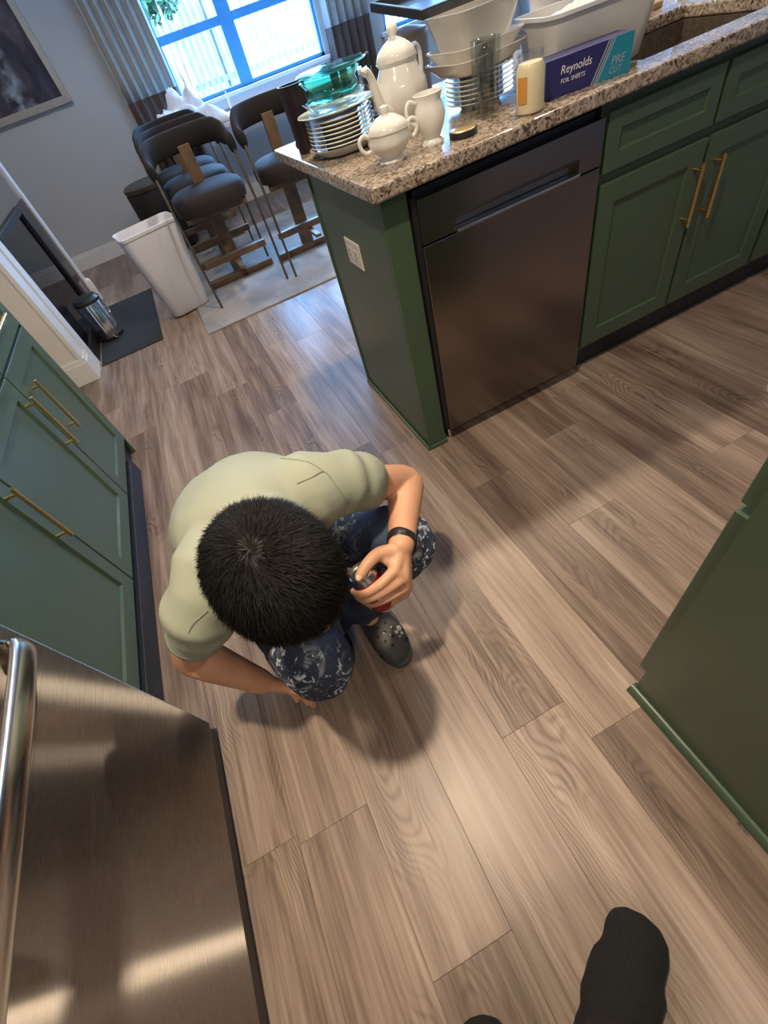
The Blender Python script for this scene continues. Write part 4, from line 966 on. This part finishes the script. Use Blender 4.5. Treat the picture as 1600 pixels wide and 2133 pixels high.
# jeans
bm = B()
ellipsoid(bm, hipC + V((0, 0, -.01)), (LF * .165, FW * .135, ZU * .13), 28, 16)
for hp, kn, an, hemf in ((hipL, kneeL, ankL, .012), (hipR, kneeR, ankR, .05)):
    d1 = (kn - hp).normalized()
    p_, r_ = catmull([hp, hp.lerp(kn, .5), kn - d1 * .03, kn + V((0, 0, -.03)) + (an - kn) * .06, kn.lerp(an, .5), an + ZU * .01 + FW * hemf, an - ZU * .06 + FW * (hemf * 1.8)], 5, [.098, .088, .074, .068, .064, .062 + hemf * .12, .062 + hemf * .2]); tube(bm, p_, r_, 22, round_ends=True)
me = remesh(bm, .0055, 6, .5)
def jean_fold(p_):
    d = .004 * noise.noise(p_ * 12) + .0025 * noise.noise(p_ * 30)
    for kn in (kneeL, kneeR):
        r = (p_ - kn).length; d += .0045 * math.sin(75 * r + 4 * noise.noise(p_ * 9)) * math.exp(-((r - .13) / .07) ** 2)
    return d
wrinkle(me, jean_fold)
dl = (ankL - kneeL).normalized(); dr_ = (ankR - kneeR).normalized()
cut(me, [(ankL - ZU * .028, -ZU, .14), (ankR - ZU * .066, -ZU, .18)])
jeans = mesh_obj('jeans', me, M_JEANS, man, 179)
so_ = jeans.modifiers.new('s', 'SOLIDIFY'); so_.thickness = .003; so_.offset = -1

# hair: dark cap with short strands turning out from the crown
whorl = (HU * .90 - HW * .32 - HL * .12).normalized()
def hairline(d):
    w_, u_ = d.dot(HW), d.dot(HU)
    t_ = min(1, max(0, (w_ + .3) / 1.1)); return u_ > lerp(-.52, .36, t_ ** 1.3) - (.06 if abs(d.dot(HL)) > .9 else 0)
SK = (.079, .100, .097)
def skull(d, k=0.0):
    l_, w_, u_ = d.dot(HL), d.dot(HW), d.dot(HU)
    return H + HL * (l_ * (SK[0] + k)) + HW * (w_ * (SK[1] + k)) + HU * (u_ * (SK[2] + k))
bm = B(); nn, mm = 72, 48; gr = {}
for i in range(mm + 1):
    for j in range(nn):
        th = PI * i / mm; ph = 2 * PI * j / nn
        d = (HL * (math.sin(th) * math.cos(ph)) + HW * (math.sin(th) * math.sin(ph)) + HU * math.cos(th)).normalized()
        gap = math.acos(max(-1, min(1, d.dot(whorl)))); k = .010 + .003 * noise.noise(d * 5) - .0075 * math.exp(-(gap / .09) ** 2)
        gr[i, j] = (bm.verts.new(skull(d, k)), hairline(d))
for i in range(mm):
    for j in range(nn):
        q4 = [gr[i, j], gr[i + 1, j], gr[i + 1, (j + 1) % nn], gr[i, (j + 1) % nn]]
        if all(a[1] for a in q4):
            vs_ = [a[0] for a in q4]
            try: bm.faces.new(vs_)
            except ValueError: pass
bmesh.ops.remove_doubles(bm, verts=bm.verts, dist=1e-5)
bmesh.ops.delete(bm, geom=[v for v in bm.verts if not v.link_faces], context='VERTS')
hair = build('hair', bm, M_HAIR, man, 179)
verts, faces = [], []
rng = random.Random(3)
while len(faces) < 9 * 24000:
    d = V((rng.gauss(0, 1), rng.gauss(0, 1), rng.gauss(0, 1))).normalized()
    if not hairline(d): continue
    gap = math.acos(max(-1, min(1, d.dot(whorl))))
    if rng.random() < .55 * math.exp(-(gap / .10) ** 2): continue
    ax = d - whorl * d.dot(whorl); ax = (d - whorl).normalized(); tan = (ax - d * ax.dot(d)).normalized(); swirl = d.cross(tan)
    nl = noise.noise(d * 9)
    flow = (tan * .95 + swirl * (.55 * math.exp(-gap * 1.5) + .3 * nl) + d * (.50 + .25 * rng.random()) + V((rng.gauss(0, .12), rng.gauss(0, .12), rng.gauss(0, .12)))).normalized()
    L_ = (.021 + .011 * rng.random()) * (1 if d.dot(HU) > .1 else .62)
    p0 = skull(d, .004); side = flow.cross(d).normalized(); r0 = .00055
    seg = [p0, p0 + flow * (L_ * .5) + d * .003, p0 + flow * L_ - d * (.002)]
    b0 = len(verts)
    for k, (c_, r_) in enumerate(zip(seg, (r0, r0 * .8, .0001))):
        for a in range(3): verts.append(c_ + side * (r_ * math.cos(a * 2.094)) + d * (r_ * math.sin(a * 2.094)))
    for k in range(2):
        for a in range(3): faces.append((b0 + k * 3 + a, b0 + k * 3 + (a + 1) % 3, b0 + k * 3 + 3 + (a + 1) % 3, b0 + k * 3 + 3 + a))
    faces.append((b0, b0 + 1, b0 + 2)); faces.append((b0 + 6, b0 + 7, b0 + 8)); faces.append((b0 + 6, b0 + 8, b0 + 7))
me = bpy.data.meshes.new('hair_strands'); me.from_pydata(verts, [], faces); hs = mesh_obj('hair_strands', me, M_HAIR, hair, 179); hs['kind'] = 'stuff'

# clogs
def clog(label, heel, tdir, side):
    t = thing('clog', label, 'shoe', heel, 'foam clogs')
    f_ = V(tdir).normalized(); s_ = V((-f_.y, f_.x, 0)) * side; o_ = V(heel)
    prof = [(-.005, .006, .012, .052), (.005, .026, .006, .058), (.03, .036, .0, .062), (.07, .038, .0, .050), (.11, .041, .0, .060), (.15, .047, .0, .068), (.19, .051, .0, .064), (.225, .049, .0, .054), (.25, .040, .002, .043), (.268, .024, .006, .030), (.274, .006, .012, .020)]
    rings = []
    for (x_, hw, z0, z1) in prof:
        c_ = o_ + f_ * x_ + s_ * (.006 * math.sin(x_ * 11)); ring = []
        for i in range(28):
            a = 2 * PI * i / 28; ca_, sn = math.cos(a), math.sin(a)
            zz = lerp(z0, z1, .5 + .5 * (abs(sn) ** .7) * (1 if sn > 0 else -1)); ring.append(c_ + s_ * (hw * (abs(ca_) ** .75) * (1 if ca_ > 0 else -1) * (1 if sn < .2 else 1 - .22 * sn)) + ZU * zz)
        rings.append(ring)
    bm = B(); loft(bm, rings); up = build('upper', bm, M_CROC, t, 60)
    bm = B(); loft(bm, [[o_ + f_ * (.137 + (.142 + g_) * math.cos(a)) + s_ * ((.050 + g_) * (abs(math.sin(a)) ** .8) * (1 if math.sin(a) > 0 else -1) * (1 + .1 * math.cos(a)) + .006) + ZU * z_ for a in [2 * PI * i / 40 for i in range(40)]] for g_, z_ in ((-.004, 0), (.003, .004), (.004, .018), (-.001, .021))]); build('sole', bm, M_CROC, t, 40)
    up.data.update(); b_ = BVHTree.FromPolygons([v.co.copy() for v in up.data.vertices], [tuple(p_.vertices) for p_ in up.data.polygons])
    for (x_, y_) in ((.165, -.012), (.165, .014), (.188, -.024), (.188, .0), (.188, .024), (.210, -.014), (.210, .012), (.230, -.003)):
        h = b_.ray_cast(o_ + f_ * x_ + s_ * (y_ + .006) + ZU * .3, -ZU)
        if h[0] is not None: bm = B(); n_ = h[1]; tube(bm, [h[0] - n_ * .002, h[0] + n_ * .0006], .0042, 10); build('vent_hole', bm, M_HOLE, up, 40)
    for x_ in (.165, .200, .232):
        for sg in (-1, 1):
            h = b_.ray_cast(o_ + f_ * x_ + s_ * (.2 * sg) + ZU * .036, -s_ * sg)
            if h[0] is not None: bm = B(); n_ = h[1]; tube(bm, [h[0] - n_ * .002, h[0] + n_ * .0008], [(.0075, .005)] * 2, 10, ref=f_); build('vent_slot', bm, M_HOLE, up, 40)
    bm = B(); tube(bm, catmull([o_ + f_ * .12 + s_ * .047 + ZU * .055, o_ + f_ * .05 + s_ * .046 + ZU * .085, o_ - f_ * .006 + ZU * .088, o_ + f_ * .05 - s_ * .04 + ZU * .085, o_ + f_ * .12 - s_ * .038 + ZU * .055], 5), [(.002, .008)] * 21, 8, ref=ZU.cross(f_)); build('heel_strap', bm, M_CROC, t, 60)
    return t, b_
c1, b1 = clog('charcoal foam clog with a cream paint splash on the left foot', (-.512, -.443, 0), (.105, -1, 0), 1)
c2, b2 = clog('charcoal foam clog mostly hidden under the right knee', (-.655, -.368, 0), (.10, -1, 0), -1)
for k, (x_, y_, r_) in enumerate(((831, 1308, .0085), (826, 1316, .006), (837, 1318, .005), (833, 1325, .0035), (815, 1306, .003), (813, 1322, .0022), (800, 1319, .0025), (833, 1292, .002), (845, 1310, .003))):
    rr_ = ray(x_, y_).normalized(); h = b1.ray_cast(CAM, rr_)
    if h[0] is not None:
        bm = B(); n_ = h[1]; u_ = n_.orthogonal().normalized(); w_ = n_.cross(u_)
        rg = [[h[0] + n_ * off_ + (u_ * math.cos(a) + w_ * math.sin(a)) * (r_ * s_ * (1 + .35 * noise.noise(V((math.cos(a) * 2, math.sin(a) * 2, k * 3.1))))) for a in [2 * PI * i / 18 for i in range(18)]] for off_, s_ in ((-.002, 1), (.0006, 1), (.0012, .7))]
        loft(bm, rg); build('paint_splash', bm, M_SPLAT, c1, 60)

# drink can
can = thing('drink_can', 'crimson aluminium drink can with silver top held in the hand', 'can', pd(780, 1226, .945 + DH))
top = pd(748, 1190, .905 + DH); bot = pd(808, 1259, .976 + DH); ax = (top - bot).normalized(); bot = top - ax * .122
u_ = ax.cross(V((0, 0, 1))).normalized(); w_ = ax.cross(u_); MC = Matrix(((u_.x, w_.x, ax.x, bot.x), (u_.y, w_.y, ax.y, bot.y), (u_.z, w_.z, ax.z, bot.z), (0, 0, 0, 1)))
bm = B(); lathe(bm, [(.0245, .004), (.032, .014), (.033, .018), (.033, .100), (.0325, .103)], n=40, M=MC); build('body', bm, M_CANRED, can, 40)
bm = B(); lathe(bm, [(.0325, .103), (.029, .112), (.0275, .1165), (.0283, .119), (.0278, .122), (.0262, .122), (.025, .1165), (.02, .116), (.004, .1165)], n=40, M=MC); build('lid', bm, M_ALU, can, 40)
bm = B(); lathe(bm, [(.020, .002), (.0245, .0), (.0255, .004), (.0248, .006)], n=40, M=MC); build('base_rim', bm, M_ALU, can, 40)
vd = (CAM - top); vd = (vd - ax * vd.dot(ax)).normalized(); vl = Matrix.Identity(3)
lu = V((vd.dot(u_), vd.dot(w_), 0)).normalized(); lv = V((-lu.y, lu.x, 0))
bm = B(); loft(bm, [[MC @ (lv * (-.012) + lu * (.009 * math.cos(a)) + lv * (.0085 * math.sin(a)) + V((0, 0, z_))) for a in [2 * PI * i / 20 for i in range(20)]] for z_ in (.1155, .1172)]); build('mouth', bm, M_HOLE, can, 40)
bm = B(); loft(bm, [[MC @ (lv * .004 + lu * (r_ * .7 * math.cos(a)) + lv * (r_ * 1.25 * math.sin(a)) + V((0, 0, z_))) for a in [2 * PI * i / 20 for i in range(20)]] for r_, z_ in ((.008, .1175), (.0085, .119), (.0045, .1195), (.004, .118))], cap=False, closed=True); build('pull_tab', bm, M_ALU, can, 40)
bm = B(); rg = []
for i in range(25):
    t_ = i / 24; a = math.atan2(lu.y, lu.x) + lerp(-1.1, 1.1, t_); zc = .062 + .016 * math.sin(t_ * 9) ; hw = .0055 * (.4 + abs(math.sin(t_ * 14)))
    rg.append([MC @ V((r_ * math.cos(a), r_ * math.sin(a), z_)) for r_, z_ in ((.0329, zc - hw), (.0333, zc - hw), (.0333, zc + hw), (.0329, zc + hw))])
loft(bm, rg); build('white_script', bm, M_WHITE, can)

# watch
wt_ = thing('wrist_watch', 'black wrist watch on the forearm above the can', 'watch', wrL)
fa = (wrL - elL).normalized(); wc = wrL - fa * .016; outd = (pd(875, 1160, .94 + DH) - wc); outd = (outd - fa * outd.dot(fa)).normalized(); sdw = fa.cross(outd)
bm = B(); tube(bm, [wc + outd * (.031 * math.cos(a)) + sdw * (.029 * math.sin(a)) for a in [2 * PI * i / 36 for i in range(36)]], [(.0125, .0026)] * 36, 10, closed=True, ref=fa); build('strap', bm, M_BLACK, wt_, 60)
MW = frameM(wc + outd * .029, fa, sdw, outd)
build('case', box(B(), -.017, .017, 0, .010, -.018, .018, MW), M_BLACK, wt_, bevel=.004)
build('screen', box(B(), -.013, .013, .010, .0108, -.014, .014, MW), M_TINT, wt_, bevel=.001)
bm = B(); tube(bm, [MW @ V((0, .005, .018)), MW @ V((0, .005, .021))], .003, 10); build('crown', bm, M_CHROME, wt_, 40)

# ------------------------------------------------------------------ photographer's feet
ph = thing('person', 'person in black trousers and black felt slippers standing behind the shoe moulding', 'person', (-.45, -1.55, 0))
bm = B(); bs = B()
for (toe, heel, kn, hp) in ((pz(1340, 1898, .03), pz(1262, 2165, .03), V((-.50, -1.56, .47)), V((-.47, -1.75, .84))), (pz(972, 2110, .03), V((-.66, -1.62, .03)), V((-.68, -1.62, .47)), V((-.62, -1.76, .84)))):
    toe.z = heel.z = .0; f_ = (heel - toe); ln = .27; f_.normalize()
    an = toe + f_ * .20 + ZU * .10
    tube(bs, catmull([toe + f_ * .045 + ZU * .045, toe + f_ * .10 + ZU * .05, toe + f_ * .18 + ZU * .055, toe + f_ * .245 + ZU * .05], 4), [(.052, .040)] * 4 + [(.060, .046)] * 4 + [(.052, .052)] * 4 + [(.046, .048)], 18, ref=f_.cross(ZU), round_ends=True)
    tube(bm, [an - ZU * .05, an + ZU * .02, an.lerp(kn, .5), kn, kn.lerp(hp, .5), hp], [.042, .046, .062, .066, .078, .09], 18, round_ends=True)
tube(bm, [V((-.47, -1.76, .86)), V((-.62, -1.77, .86))], .10, 18, round_ends=True)
me = remesh(bm, .008, 4); mesh_obj('trousers', me, M_PANTS, ph, 179)
bmesh.ops.recalc_face_normals(bs, faces=bs.faces)
me = remesh(bs, .005, 3); wrinkle(me, lambda p_: .0025 * noise.noise(p_ * 45)); 
for v in me.vertices: v.co.z = max(v.co.z, .001)
bmm = bmesh.new(); bmm.from_mesh(me)
for nm, test in (('slipper', lambda c: c.x > -.53), ('slipper', lambda c: c.x <= -.53)):
    b2_ = bmm.copy(); bmesh.ops.delete(b2_, geom=[v for v in b2_.verts if not test(v.co)], context='VERTS'); build(nm, b2_, M_SLIP, ph, 179)
bmm.free()

# small wet spill on the boards near the shoe moulding
sp = thing('wet_spill', 'small clear wet spill on the boards beside the shoe moulding', 'spill', pz(1550, 1728, 0))
for k, (x_, y_, r_) in enumerate(((1547, 1722, .008), (1556, 1734, .006), (1538, 1716, .004), (1562, 1722, .004))):
    c_ = pz(x_, y_, 0); bm = B(); lathe(bm, [(r_, .0001), (r_ * .9, .0008), (r_ * .4, .0013)], c_, 18, mod=lambda a, zz: 1 + .25 * noise.noise(V((math.cos(a) * 2, math.sin(a) * 2, k)))); build('droplet', bm, M_CLEAR, sp, 60)
